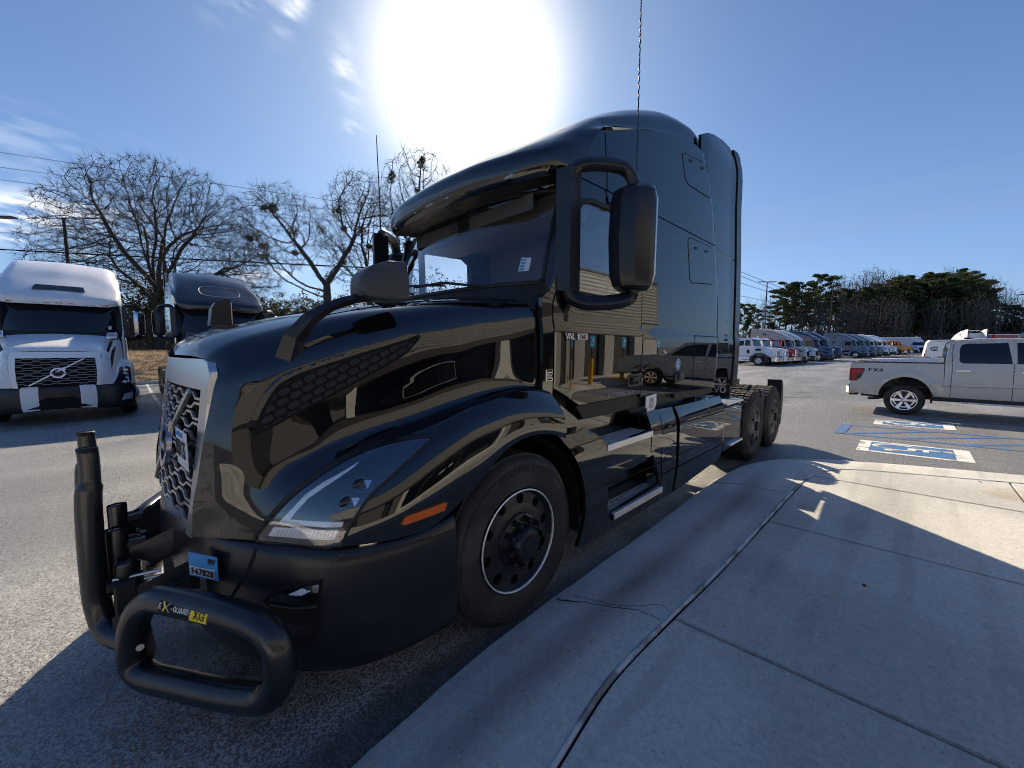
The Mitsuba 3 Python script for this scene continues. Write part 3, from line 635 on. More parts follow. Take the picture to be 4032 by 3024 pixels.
    Yex = lambda x, z: Ycab(2.9 + 0 * np.asarray(x, float), np.minimum(z, 3.5)) - .035 - .040 * np.clip((np.asarray(x, float) - 3.2) / 1.0, 0, 1) + .0 * np.asarray(z, float) - .03 * np.clip((np.asarray(z, float) - 3.9) / .3, 0, 1) ** 2
    fm = 'fairing_black' if hero else paint; both('side_fairing', sheet(exA, Yex, 0, res, .03), fm, 30); both('side_fairing', sheet(exB, Yex, 0, res, .03), fm, 30)
    both('fairing_edge', sheet(Polygon([(4.415, 1.12), (4.435, 2.85), (4.415, 4.05), (4.37, 4.20), (4.26, 4.26), (4.44, 4.285), (4.56, 4.25), (4.61, 4.14), (4.63, 2.85), (4.62, 1.10)]), lambda x, z: Yex(x, z) + .014, 0, res, .05), 'plastic_black', 30)
    # --- chassis
    p('chassis', cat([bx(-1.1, 7.0, y - .04, y + .04, .82, 1.06) for y in (-.43, .43)] + [bx(x, x + .1, -.43, .43, .86, 1.0) for x in (.9, 3.9, 5.2, 6.3, 6.9)]), 'steel_dark')
    p('radiator_core', bx(-1.1, -.5, -.6, .6, .55, 1.4), 'void_black')
    both('wheel_well', lathe([(.62, -1.19), (.62, -.5), (.0, -.5)], 24), 'void_black')
    out[-2][1].apply_translation((0, 0, .50)); out[-1][1].apply_translation((0, 0, .50))
    for a in out[-2:]:
        v = a[1].triangles_center; a[1].update_faces((v[:, 2] > .42))
    both('axle_beam', cyl_y(0, .5, .07, -.9, 0, 10), 'steel_dark')
    if lod < 2 or hero:
        p('fifth_wheel', cat([lathe([(0, 1.20), (.45, 1.20), (.45, 1.15), (0, 1.15)], 24, 'z')]), 'steel_dark'); out[-1][1].apply_translation((5.5, 0, 0))
        both('rear_step_box', bx(3.66, 4.40, -1.20, -.80, .34, .92, .02), paint)
        both('rear_step', bx(3.70, 4.38, -1.22, -1.0, .935, .965, .004), 'alu'); both('rear_step', bx(3.85, 4.36, -1.24, -1.05, .40, .43, .004), 'alu')
        both('mud_flap', bx(4.36, 4.375, -1.05, -.45, .88, 1.20, .002), 'rubber')
    return out


def place(key, parts, world=None, keep=None):
    for name, mesh, m, smooth, label in parts: add(f'{key}__{name}', mesh, m, smooth, label, world)


def axle_wheels(lod, x, rear, track, **k):
    """Both sides of an axle; yields (name, parts)."""
    o = []
    for s in (-1, 1):
        w = []
        for n, m, mt, sm in wheel(lod, rear, **k):
            m = m.copy()
            if s == 1: m = mir(m)
            m.apply_translation((x, s * track, .505)); w.append((n, m, mt, sm))
        o.append(w)
    return o


def add_wheels(key, lod, world=None, rears=(4.98, 6.16), rim='rim_black', ring='alu', cover=True, far=True):
    k = 0
    spec = [(0.0, False, 1.055, {})] + [(x, True, 1.085, {'cover': cover}) for x in rears]
    for x, rear, tr, kw in spec:
        for w in axle_wheels(lod, x, rear, tr, rim=rim, ring=ring, **kw):
            base = f'{key}__wheel' + (f'_{k:03d}' if k else ''); k += 1
            for n, m, mt, sm in w: add(f'{base}__{n}', m, mt, sm, None, world)
    if rears:
        for x in rears:
            for s in (-1, 1):
                for n, m, mt, sm in wheel(min(lod + 1, 2), True)[:1]:
                    m = m.copy(); m.apply_translation((x, s * .74, .505)); add(f'{key}__inner_tyre', m, mt, sm, None, world)
# ================================================================ ground
def gz(x, y):
    """Lie of the land: the lot is level, rises a little far off, with a bank beyond the left kerb."""
    x, y = np.asarray(x, float), np.asarray(y, float)
    z = 0.0095 * np.clip(x - 50, 0, 160)
    bank = np.clip((y - 22.8) / 12.0, 0, 1); side = np.clip((32 - x) / 12, 0, 1)
    return z + side * (1.55 * bank * bank * (3 - 2 * bank))


def asphalt(p, n, uv):
    g = noise(p.x * 290, p.y * 290, 0) * 0.5 + noise(p.x * 120, p.y * 120, 3) * 0.5
    big = fbm(p.x * 0.35, p.y * 0.35, 1, 4); strk = fbm(p.x * 0.12 + 5, p.y * 1.1, 2, 3)
    base = mix((0.120, 0.118, 0.116), (0.225, 0.221, 0.215), smoothstep(0.35, 0.8, big * 0.5 + strk * 0.5))
    c = mix(base * 0.50, base * 2.1, smoothstep(0.30, 0.76, g))
    spark = smoothstep(0.88, 0.96, noise(p.x * 170 + 7, p.y * 170, 5)); c = mix(c, (0.50, 0.49, 0.47), spark * 0.7)  # pale grit specks, with sun glints painted into the colour
    w = fbm(p.x * 0.9, p.y * 0.9, 4, 3) * 0.5; d1 = dr.abs(p.y - 4.1 - 0.05 * p.x - w); d2 = dr.abs(p.x - 6.9 + 0.06 * p.y - w); d3 = dr.abs(p.y + 0.25 * p.x - 8.5 - w * 1.5)
    crack = dr.minimum(dr.minimum(d1, d2), d3)
    c = mix(c, (0.035, 0.032, 0.029), smoothstep(-1.02, -1.20, p.y + 0.10 * (fbm(p.x * 2.5, p.y * 6, 3, 3) - 0.5) * 2) * smoothstep(6.0, 5.0, p.x) * 0.75)
    oil = smoothstep(0.60, 0.72, fbm(p.x * 1.7 + 2, p.y * 1.7, 6, 4)) * smoothstep(1.5, -0.5, dr.abs(p.y + 0.2)) ; c = mix(c, c * 0.45, oil)
    return mix(c, (0.022, 0.021, 0.020), (1 - smoothstep(0.006, 0.018, crack)) * 0.8)


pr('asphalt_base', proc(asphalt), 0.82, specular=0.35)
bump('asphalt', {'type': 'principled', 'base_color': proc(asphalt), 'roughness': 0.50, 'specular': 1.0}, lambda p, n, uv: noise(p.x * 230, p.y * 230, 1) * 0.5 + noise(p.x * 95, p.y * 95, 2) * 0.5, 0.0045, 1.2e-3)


def concrete(p, n, uv):
    a = fbm(p.x * 1.1, p.y * 1.1, p.z, 4); g = noise(p.x * 160, p.y * 160, p.z * 50) * 0.5 + noise(p.x * 60, p.y * 60, 3) * 0.5
    c = mix((0.41, 0.405, 0.385), (0.53, 0.52, 0.49), smoothstep(0.3, 0.7, a)); c = c * (0.80 + 0.40 * g)
    pit = smoothstep(0.90, 0.95, noise(p.x * 105 + 0.3 * p.y, p.y * 105, 8)); c = mix(c, (0.12, 0.115, 0.11), pit * 0.55); st = smoothstep(0.62, 0.80, fbm(p.x * 0.7, p.y * 0.7, 12, 5)); c = mix(c, c * 0.78, st)
    apron_band = dr.exp(-dr.square((p.y + 1.60 + 0.12 * smoothstep(0.0, -3.0, p.x) + 0.06 * (fbm(p.x * 1.3, 0, 2, 3) - 0.5)) / 0.11)) * smoothstep(5.0, 3.2, p.x) * (0.35 + 0.65 * fbm(p.x * 2.2, p.y * 9, 4, 3)); c = mix(c, c * 0.42, apron_band * 0.9)  # darker uneven band running along the kerb apron
    tan = smoothstep(0.66, 0.80, fbm(p.x * 1.9 + 1.3, p.y * 1.9, 21, 4)); c = mix(c, c * mi.Color3f(0.80, 0.70, 0.58), tan * 0.6)
    band = smoothstep(0.55, 0.75, fbm(p.x * 0.5 + 3, p.y * 6, 9, 3)); return mix(c, c * 0.72, band * 0.5)


CB = {'type': 'principled', 'base_color': proc(concrete), 'roughness': 0.85, 'specular': 0.3}
bump('concrete', CB, lambda p, n, uv: noise(p.x * 150, p.y * 150, 1) * 0.5 + noise(p.x * 60, p.y * 60, 2) * 0.5, 0.0022, 2e-3)
pr('joint_dark', (0.022, 0.021, 0.019), 0.95)
pr('sealant', proc(lambda p, n, uv: mix((0.50, 0.52, 0.54), (0.22, 0.22, 0.21), smoothstep(0.48, 0.7, fbm(p.x * 9, p.y * 9, 1, 4)))), 0.7)

gx = np.r_[-400, -250, -150, -90, -60, np.arange(-40, 80, 4), 90, 110, 130, 160, 200, 260, 340, 460, 640, 900, 1300]
gy = np.r_[-700, -450, -300, -200, -120, -80, -50, -30, -15, np.arange(0, 22, 4), 22.8, 24, 25.5, 27, 29, 31, 33, 34.8, 38, 45, 60, 90, 140, 220, 350, 600, 1000]
X, Y = np.meshgrid(gx, gy, indexing='ij')
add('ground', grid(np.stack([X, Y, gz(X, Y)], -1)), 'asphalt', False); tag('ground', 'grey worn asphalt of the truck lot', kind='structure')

# --- pavement: a rolled kerb with an apron, slabs behind it
KERB = spline([(-14, -3.2), (-8, -2.4), (-4, -1.75), (-2, -1.46), (-1.0, -1.325), (-.37, -1.245), (.43, -1.225), (1.65, -1.215), (3.0, -1.18), (4.0, -1.20), (4.8, -1.36), (5.45, -1.78), (5.85, -2.4), (6.15, -3.05), (6.5, -3.95), (6.75, -5.0), (7.0, -6.0), (7.6, -6.7), (9, -6.9), (14, -6.95), (40, -7)], 260)
INNER = spline([(-14, -3.8), (-8, -3.05), (-4, -2.4), (-2, -2.10), (-1.0, -1.97), (-.6, -1.925), (-.2, -1.875), (.45, -1.885), (1.28, -1.925), (2.25, -1.95), (3.2, -1.97), (4.0, -2.0), (4.55, -2.12), (4.95, -2.45), (5.2, -2.95), (5.45, -3.5), (5.8, -4.3), (6.05, -5.2), (6.4, -6.3), (7.2, -7.25), (9, -7.55), (14, -7.6), (40, -7.65)], 260)
PZ = 0.115
prof = [(0, -.03), (0.0, .022), (.03, .032), (.16, .052), (.34, .086), (.55, .106), (.985, PZ)]


def apron(i0, i1):
    K, I = KERB[i0:i1 + 1], INNER[i0:i1 + 1]; rng = np.random.default_rng(5)
    P = np.stack([np.column_stack([K + (I - K) * a, np.full(len(K), h)]) for a, h in prof], 1)
    wob = 0.012 * (meshkit.fbm(np.column_stack([K * 3.1, 0 * K[:, 0]]), 3) - .5) * 2
    P[:, :2, 1] -= wob[:, None]
    return grid(P)


cut = [0, 60] + [int(np.argmin(np.abs(KERB[:175, 0] - x))) for x in (-5.6, -2.6, .36, 3.3)] + [166, 190, 259]
cut = sorted(set(cut))
for a, b in zip(cut[:-1], cut[1:]):
    m = apron(a, b); k = add('kerb__segment', m, 'concrete', 30)
tag('kerb', 'pale rolled concrete kerb along the edge of the pavement', kind='structure')
pav = Polygon(np.vstack([INNER, [(40, -20), (-14, -20)]])).buffer(0)
sealed = LineString(INNER).buffer(.016)
xs = [-14, -11.1, -8.2, -5.3, -2.4, .52, 2.36, 4.2, 6.1, 8.0, 9.9, 11.8, 13.7, 17, 21, 26, 32, 40]; ysl = [-1.2, -3.68, -5.5, -7.4, -9.6, -20]
slabs = []
for i in range(len(xs) - 1):
    for j in range(len(ysl) - 1):
        q = sbox(xs[i], ysl[j + 1], xs[i + 1], ysl[j])
        if ysl[j] == -1.2: q = affinity.skew(q, xs=-3 if i else 0, origin=(xs[i], -1.9))
        q = q.intersection(pav).difference(sealed).buffer(-.0085, join_style=2)
        for g in getattr(q, 'geoms', [q]):
            if g.area > .05: slabs.append(g)
done = []
for g in slabs:
    for d in done: g = g.difference(d.buffer(.012, join_style=2))
    if g.is_empty or g.area < .03: continue
    g = max(getattr(g, 'geoms', [g]), key=lambda q: q.area); done.append(g)
    top = flat(g.buffer(-.006, join_style=2), 2.0); rim = []
    m = ext(g.buffer(-.006, join_style=2), .06); m.apply_translation((0, 0, PZ - .06))
    ring_o, ring_i = np.array(g.exterior.coords)[:-1], np.array(g.buffer(-.006, join_style=2).exterior.coords)[:-1]
    lip = ext(g, .052); lip.apply_translation((0, 0, PZ - .06))
    add('pavement__slab', cat([m, lip]), 'concrete')
add('pavement__joint_bed', cat([trimesh.creation.extrude_polygon(pav.buffer(.0), .02, engine='earcut')]).apply_translation((0, 0, .072)), 'joint_dark')
sl = np.column_stack([INNER, np.full(len(INNER), PZ - .004)]); off = meshkit.fbm(np.column_stack([INNER * 4, 0 * INNER[:, 0]]), 3, seed=3)
nrm = np.gradient(INNER, axis=0); nrm = np.column_stack([-nrm[:, 1], nrm[:, 0]]); nrm /= np.linalg.norm(nrm, axis=1, keepdims=True)
wd = .008 + .011 * off
P = np.stack([np.column_stack([INNER + nrm * wd[:, None] * s, np.full(len(INNER), PZ + h)]) for s, h in ((1, -.012), (.75, .001), (0, .003), (-.75, .001), (-1, -.012))], 1)
add('pavement__sealant', grid(P), 'sealant', True)
tag('pavement', 'pale concrete pavement of large slabs beside the black truck', kind='structure')

def on_apron(pts, w):
    p = spline(pts, 40); rng_ = np.random.default_rng(4); p = p + rng_.normal(0, .004, p.shape); dK = np.linalg.norm(p[:, None] - KERB[None], axis=2).min(1); dI = np.linalg.norm(p[:, None] - INNER[None], axis=2).min(1); z = np.interp(dK / (dK + dI), [a for a, _ in prof[1:]], [h for _, h in prof[1:]])
    t = np.gradient(p, axis=0); n = np.column_stack([-t[:, 1], t[:, 0]]) / np.linalg.norm(t, axis=1, keepdims=True)
    return grid(np.stack([np.column_stack([p + n * w * s_, z + h]) for s_, h in ((1, -.003), (.6, .0012), (-.6, .0012), (-1, -.003))], 1))
for pts, w in (([(.27, -1.26), (.30, -1.40), (.35, -1.57), (.44, -1.73), (.45, -1.86)], .0042), ([(.36, -1.33), (.365, -1.45), (.40, -1.62), (.50, -1.73), (.58, -1.80), (.56, -1.86)], .0024), ([(3.36, -1.22), (3.33, -1.45), (3.30, -1.70), (3.32, -1.94)], .005), ([(-2.6, -1.26), (-2.6, -1.88)], .005), ([(5.3, -1.74), (4.98, -2.1), (4.8, -2.3)], .005)): add('kerb__crack', on_apron(pts, w), 'joint_dark', True)
# ================================================================ the black tractor in front
HERO = 'semi_truck'
hero = vnl(0, 'paint_black', True)
place(HERO, hero)
add_wheels(HERO, 0)
tag(HERO, 'glossy black sleeper tractor parked at the kerb, nearest the camera', 'truck')


def H(name, mesh, m, smooth=False, label=None): return add(f'{HERO}__{name}', mesh, m, smooth, label)


# tyre size moulded on the front tyre's flank, letter by letter
for s0, ch in enumerate('275/80R22.5'):
    t_ = meshkit.text_mesh(ch, .030, .004, True); v = t_.vertices; w_ = v[:, 0].mean(); a = math.radians(112 - s0 * 5.0); R_ = .415; c_, s_ = math.cos(a), math.sin(a)
    t_.vertices = np.column_stack([(v[:, 0] - w_) * s_ + (R_ + v[:, 1]) * c_, -1.2155 - v[:, 2], .505 - (v[:, 0] - w_) * c_ + (R_ + v[:, 1]) * s_]); add(f'{HERO}__wheel__sidewall_lettering', t_, 'rubber')


# --- door mirror: a ring-shaped bracket and a tall housing outboard of it
def big_mirror(sgn, key, mats=('plastic_black', 'chrome'), world=None, dx=0.0):
    def q(name, mesh, m, sm=False):
        if dx: mesh.vertices = mesh.vertices + [dx, 0, 0]
        add(f'{key}__{name}', mesh if sgn < 0 else mir(mesh), m, sm, None, world)
    ring = spline([(.60, -1.15, 2.72), (.60, -1.15, 2.40), (.60, -1.15, 2.06), (.63, -1.19, 1.985), (.70, -1.27, 1.975), (.80, -1.36, 1.985)], 40)
    q('mirror_bracket', hull(np.vstack([[(.46, -1.075, z), (.63, -1.10, z), (.60, -1.17, z), (.49, -1.17, z)] for z in (2.02, 2.80)])), 'plastic_black')
    def bar(pts, n, hh):
        p_ = spline(pts, n); out_ = []
        for k in range(n):
            t_ = p_[min(k + 1, n - 1)] - p_[max(k - 1, 0)]; t_ /= np.linalg.norm(t_); w_ = np.cross(t_, [.55, .35, .75]); w_ /= np.linalg.norm(w_); u_ = np.cross(w_, t_)
            out_.append([p_[k] + w_ * a * .036 + u_ * b * hh for a, b in ((1, .6), (.6, 1), (-.6, 1), (-1, .6), (-1, -.6), (-.6, -1), (.6, -1), (1, -.6))])
        A_ = np.array(out_); return cat([grid(np.concatenate([A_, A_[:, :1]], 1)), hull(A_[0]), hull(A_[-1])]) if False else grid(np.concatenate([A_, A_[:, :1]], 1))
    q('mirror_arm', bar([(.54, -1.12, 2.78), (.60, -1.17, 2.835), (.70, -1.26, 2.845), (.82, -1.35, 2.83), (.87, -1.39, 2.77), (.88, -1.40, 2.68)], 26, .046), 'plastic_black', 60)
    q('mirror_arm', bar([(.54, -1.12, 2.06), (.56, -1.15, 1.975), (.64, -1.22, 1.945), (.78, -1.33, 1.955), (.86, -1.39, 1.985), (.88, -1.40, 2.08)], 26, .050), 'plastic_black', 60)
    fr = []
    for z, i, o, d in ((2.03, 1.315, 1.485, .10), (2.055, 1.285, 1.515, .15), (2.12, 1.268, 1.528, .175), (2.35, 1.262, 1.535, .19), (2.60, 1.265, 1.533, .175), (2.68, 1.275, 1.525, .15), (2.715, 1.30, 1.50, .10)):
        c = (i + o) / 2; w = (o - i) / 2
        fr.append([(.93, -(c - w), z), (.93 - d * .55, -(c - w), z), (.93 - d, -(c - w * .75), z), (.93 - d * 1.08, -(c - w * .1), z), (.93 - d * .85, -(c + w * .55), z), (.93 - d * .35, -(c + w * .96), z), (.93, -(c + w), z)])
    q('mirror_housing', cat([grid(np.array([[np.array(k) for k in r] for r in fr]), True), hull(np.array(fr[0])), hull(np.array(fr[-1]) + [0, 0, .001])]) if False else hull(np.array(fr).reshape(-1, 3)), mats[0], 28)
    rimp = ((1.30, 2.04), (1.505, 2.04), (1.535, 2.13), (1.54, 2.62), (1.515, 2.70), (1.30, 2.70), (1.265, 2.62), (1.265, 2.12))
    q('mirror_rim', hull([(x, -y, z) for y, z in rimp for x in (.925, .942)]), 'silver_satin')
    q('mirror_glass', bx(.9425, .947, -1.52, -1.285, 2.10, 2.66, .01), 'chrome')


big_mirror(-1, HERO); big_mirror(1, HERO, dx=-.22)


def bonnet_mirror(key, sgn, mats=('plastic_grey', 'plastic_black'), world=None):
    def q(name, mesh, m, sm=False): add(f'{key}__{name}', mesh if sgn < 0 else mir(mesh), m, sm, None, world)
    path = [((-1.075, -.765, 1.575), .012, .095), ((-1.055, -.80, 1.68), .016, .075), ((-.99, -.83, 1.775), .018, .06), ((-.92, -.845, 1.825), .018, .05), ((-.83, -.855, 1.865), .018, .055), ((-.70, -.865, 1.90), .02, .06)]
    pts = []
    for (x, y, z), a, b in path: pts.append([(x - b * .55, y, z + b * .25), (x, y - .03, z), (x + b * .55, y, z - b * .25), (x, y + .03, z)])
    q('bonnet_mirror_arm', cat([hull(np.vstack([pts[i], pts[i + 1]])) for i in range(len(pts) - 1)]), mats[1])
    sec = []
    for x, z0, z1, w in ((-.80, 1.92, 1.955, .05), (-.785, 1.888, 1.99, .085), (-.745, 1.878, 2.03, .105), (-.66, 1.876, 2.065, .115), (-.575, 1.88, 2.075, .118)):
        sec += [(x, -.865 + s * w * k, z) for s in (-1, 1) for k, z in ((1, z0 + .02), (.9, z0), (1, (z0 + z1) / 2), (.8, z1 - .012), (.6, z1))]
    q('bonnet_mirror_housing', hull(sec), mats[0], 30)
    q('bonnet_mirror_glass', hull([(-.574, -.865 + s * .1, z) for s in (-1, 1) for z in (1.90, 2.05)] + [(-.570, -.865 + s * .1, z) for s in (-1, 1) for z in (1.90, 2.05)]), 'chrome')


bonnet_mirror(HERO, -1)
H('bonnet_mirror_arm', hull([(x, y, z) for y in (.80, .90) for x, z in ((-1.20, 1.66), (-1.05, 1.66), (-1.165, 1.765), (-1.12, 1.80), (-1.03, 1.80), (-.99, 1.77))]), 'plastic_grey', 20)
H('bonnet_mirror_housing', hull([(x, y, z) for y in (.79, .93) for x, z in ((-1.15, 1.81), (-1.135, 1.93), (-1.11, 1.975), (-1.06, 2.0), (-1.025, 2.0), (-1.02, 1.81))]), 'plastic_black', 20); H('bonnet_mirror_glass', bx(-1.019, -1.014, .80, .92, 1.82, 1.98), 'chrome')

# --- aerials
t = np.linspace(0, 1, 60); H('aerial', tube(np.column_stack([1.28 + .004 * np.sin(t * 170), -1.2 + .004 * np.cos(t * 170), 2.86 + t * 1.75]), .005, 6), 'steel_dark', True); H('aerial_base', tube([(1.28, -1.2, 2.80), (1.28, -1.2, 2.90)], .012, 8), 'steel_dark', True)
H('aerial_bracket', hull([(1.20, -1.06, 2.79), (1.33, -1.06, 2.79), (1.25, -1.23, 2.80), (1.31, -1.23, 2.80), (1.25, -1.23, 2.815), (1.31, -1.23, 2.815), (1.2, -1.06, 2.82)]), 'plastic_black')
H('aerial', tube([(.43, 1.3, 2.72), (.425, 1.3, 3.3), (.41, 1.3, 3.87)], [.007, .006, .004], 6), 'void_black', True)
# --- wipers
for pv, tip, ar in (((.20, -.62, 2.075), (-.02, -.10, 2.10), None), ((.06, .05, 2.07), (.13, .55, 2.13), None)):
    H('wiper', cat([tube([pv, (np.array(pv) + tip) / 2 + [-.03, 0, .025], tip], .010, 6), tube([np.array(tip) + [.10, -.26, -.005], np.array(tip) + [-.01, 0, .012], np.array(tip) + [-.02, .20, 0]], .008, 6)]), 'plastic_matt', True)
# --- door and sleeper furniture
def on_cab(name, poly, m, off=.004, th=.006, res=.06, sm=30): return H(name, sheet(poly, Ycab, off, res, th), m, sm)
on_cab('door_handle_cup', rrect(1.385, 1.318, 1.645, 1.425, .02), 'plastic_black', .004, .008); on_cab('door_handle', rrect(1.42, 1.335, 1.56, 1.405, .012), 'void_black', .010, .006)
on_cab('door_handle_grip', rrect(1.44, 1.365, 1.56, 1.40, .012), 'plastic_black', .022, .012); H('door_lock', lathe([(.012, -1.118), (.012, -1.13), (0, -1.13)], 12), 'chrome'); scene[f'{HERO}__door_lock']['to_world'] = T().translate([1.61, 0.0, 1.37])
on_cab('sleeper_latch', rrect(2.30, 1.31, 2.48, 1.395, .02), 'plastic_black', .01, .02); on_cab('sleeper_latch_grip', rrect(2.38, 1.33, 2.48, 1.40, .012), 'plastic_grey', .03, .02)
on_cab('storage_door_gap', LineString([(2.77, 1.20), (2.78, 1.785)]).buffer(.004).union(LineString([(2.78, 1.785), (3.56, 1.785)]).buffer(.003)), 'void_black', .002, .003)
on_cab('roof_seam', LineString([(.73, 2.845), (.80, 3.0), (.90, 3.20)]).buffer(.0035), 'void_black', .002, .003)
y = -float(Ycab(.6, 1.72))
on_cab('model_badge', Polygon([(.50, 1.742), (.505, 1.738), (.545, 1.695), (.775, 1.700), (.772, 1.748)]), 'black_print', .003, .003)
on_cab('model_badge_white', rrect(.655, 1.702, .772, 1.745, .004), 'white_print', .007, .003)
H('model_badge_lettering', side_text('VNL', .040, .512, y - .008, 1.703, True, sx=.95), 'white_print'); H('model_badge_number', side_text('760', .028, .664, y - .010, 1.709, True, sx=1.15), 'black_print')
on_cab('fleet_number', sbox(.362, 1.425, .414, 1.50), 'silver_satin', .004, .004)
for z in (1.43, 1.486): on_cab('fleet_number_bars', cat_poly := sbox(.370, z, .378, z + .012).union(sbox(.384, z, .392, z + .012)).union(sbox(.398, z, .406, z + .012)), 'black_print', .008, .002)
H('fleet_number_digits', side_text('25', .026, .370, -float(Ycab(.39, 1.46)) - .009, 1.450, True), 'black_print')
yb = -float(Ycab(1.2, 1.27)) - .004
H('door_notice', side_text('FIRE EXTINGUISHER INSIDE', .030, 1.04, yb, 1.262, False, tilt=-.012, sx=.78), 'grey_print')
on_cab('certified_sticker', Point(2.37, 1.485).buffer(.058, 12), 'plate_white', .004, .002); on_cab('certified_ring', Point(2.37, 1.485).buffer(.05, 12).difference(Point(2.37, 1.485).buffer(.036, 12)), 'blue_print', .006, .002)
H('certified_lettering', side_text('CERTIFIED', .012, 2.334, -float(Ycab(2.37, 1.49)) - .008, 1.482, True), 'blue_print')
# the pale fuel plate under the door
Yb = lambda x, z: 1.13 + 0 * np.asarray(x)
fp = Polygon([(1.70, 1.215), (1.90, 1.225), (1.90, 1.13), (1.86, 1.075), (1.72, 1.07), (1.72, 1.10), (1.69, 1.115)])
H('fuel_plate', sheet(fp, Yb, 0, .1, .008), 'white_print'); H('fuel_plate_print', sheet(Polygon([(1.755, 1.10), (1.84, 1.10), (1.845, 1.20), (1.80, 1.185), (1.765, 1.20)]).difference(sbox(1.79, 1.12, 1.815, 1.15)), Yb, .002, .1, .003), 'grey_print')
H('hose_fitting', cyl_y(2.28, 1.17, .02, -1.15, -1.10, 12), 'plastic_black')
# --- windscreen stickers
def ws_sticker(name, y0, y1, z0, z1, m, off=0):
    f = lambda y, z: .10 + .30 * (abs(y) / .965) ** 2.2 + .06 * (abs(y) / .965) ** 8 + (z - 2.07) / .75 * .29 - .022 * math.sin(math.pi * (z - 2.07) / .75) - .006 - off
    H(name, hull([(f(a, b) + o, a, b) for a in (y0, y1) for b in (z0, z1) for o in (0, .001)]), m)
ws_sticker('windscreen_sticker', -.885, -.83, 2.17, 2.265, 'plate_white'); 
for z in (2.178, 2.20, 2.222, 2.244): ws_sticker('windscreen_sticker_print', -.862, -.836, z, z + .012, 'blue_print', .003)
# --- number plate and bumper permit
def front_quad(name, c0, c1, z0, z1, m, off=0.0, d=.003):
    """Flat plate between two plan points, standing upright."""
    a, b = np.array(c0), np.array(c1); t = (b - a) / np.linalg.norm(b - a); n = np.array([t[1], -t[0]]); n = n if n[0] < 0 else -n
    a, b = a + n * off, b + n * off
    return H(name, hull([(*(p + n * o), z) for p in (a, b) for o in (0, d) for z in (z0, z1)]), m)
def front_text(name, s, h, c, t, z, m, off, sx=1.0, bold=True):
    q = meshkit.text_mesh(s, h, .002, bold); v = q.vertices; t = np.array(t) / np.linalg.norm(t); n = np.array([t[1], -t[0]]); n = n if n[0] < 0 else -n
    q.vertices = np.column_stack([c[0] + t[0] * v[:, 0] * sx + n[0] * (off + v[:, 2]), c[1] + t[1] * v[:, 0] * sx + n[1] * (off + v[:, 2]), z + v[:, 1]]); return H(name, q, m)
pa, pb = (-1.448, -.33), (-1.432, -.58)
front_quad('number_plate', pa, pb, 1.10, 1.27, 'plate_white'); front_text('number_plate_lettering', '85K T3', .07, (-1.448, -.34), (.016, -.25), 1.15, 'blue_print' if False else 'black_print', .005, .62)
front_text('number_plate_state', 'NEW YORK', .018, (-1.446, -.37), (.016, -.25), 1.24, 'blue_print', .005)
pa, pb = np.array((-1.445, -.60)), np.array((-1.365, -.745))
front_quad('permit_sticker', pa, pb, .655, .76, 'blue_print', .012); front_quad('permit_panel', pa + (pb - pa) * .08, pb - (pb - pa) * .08, .664, .703, 'plate_white', .017)
tt = pb - pa; front_text('permit_number', 'F47828', .026, pa + tt * .14, tt, .672, 'black_print', .022, .95); front_text('permit_state', 'NY', .022, pa + tt * .70, tt, .725, 'black_print', .017)
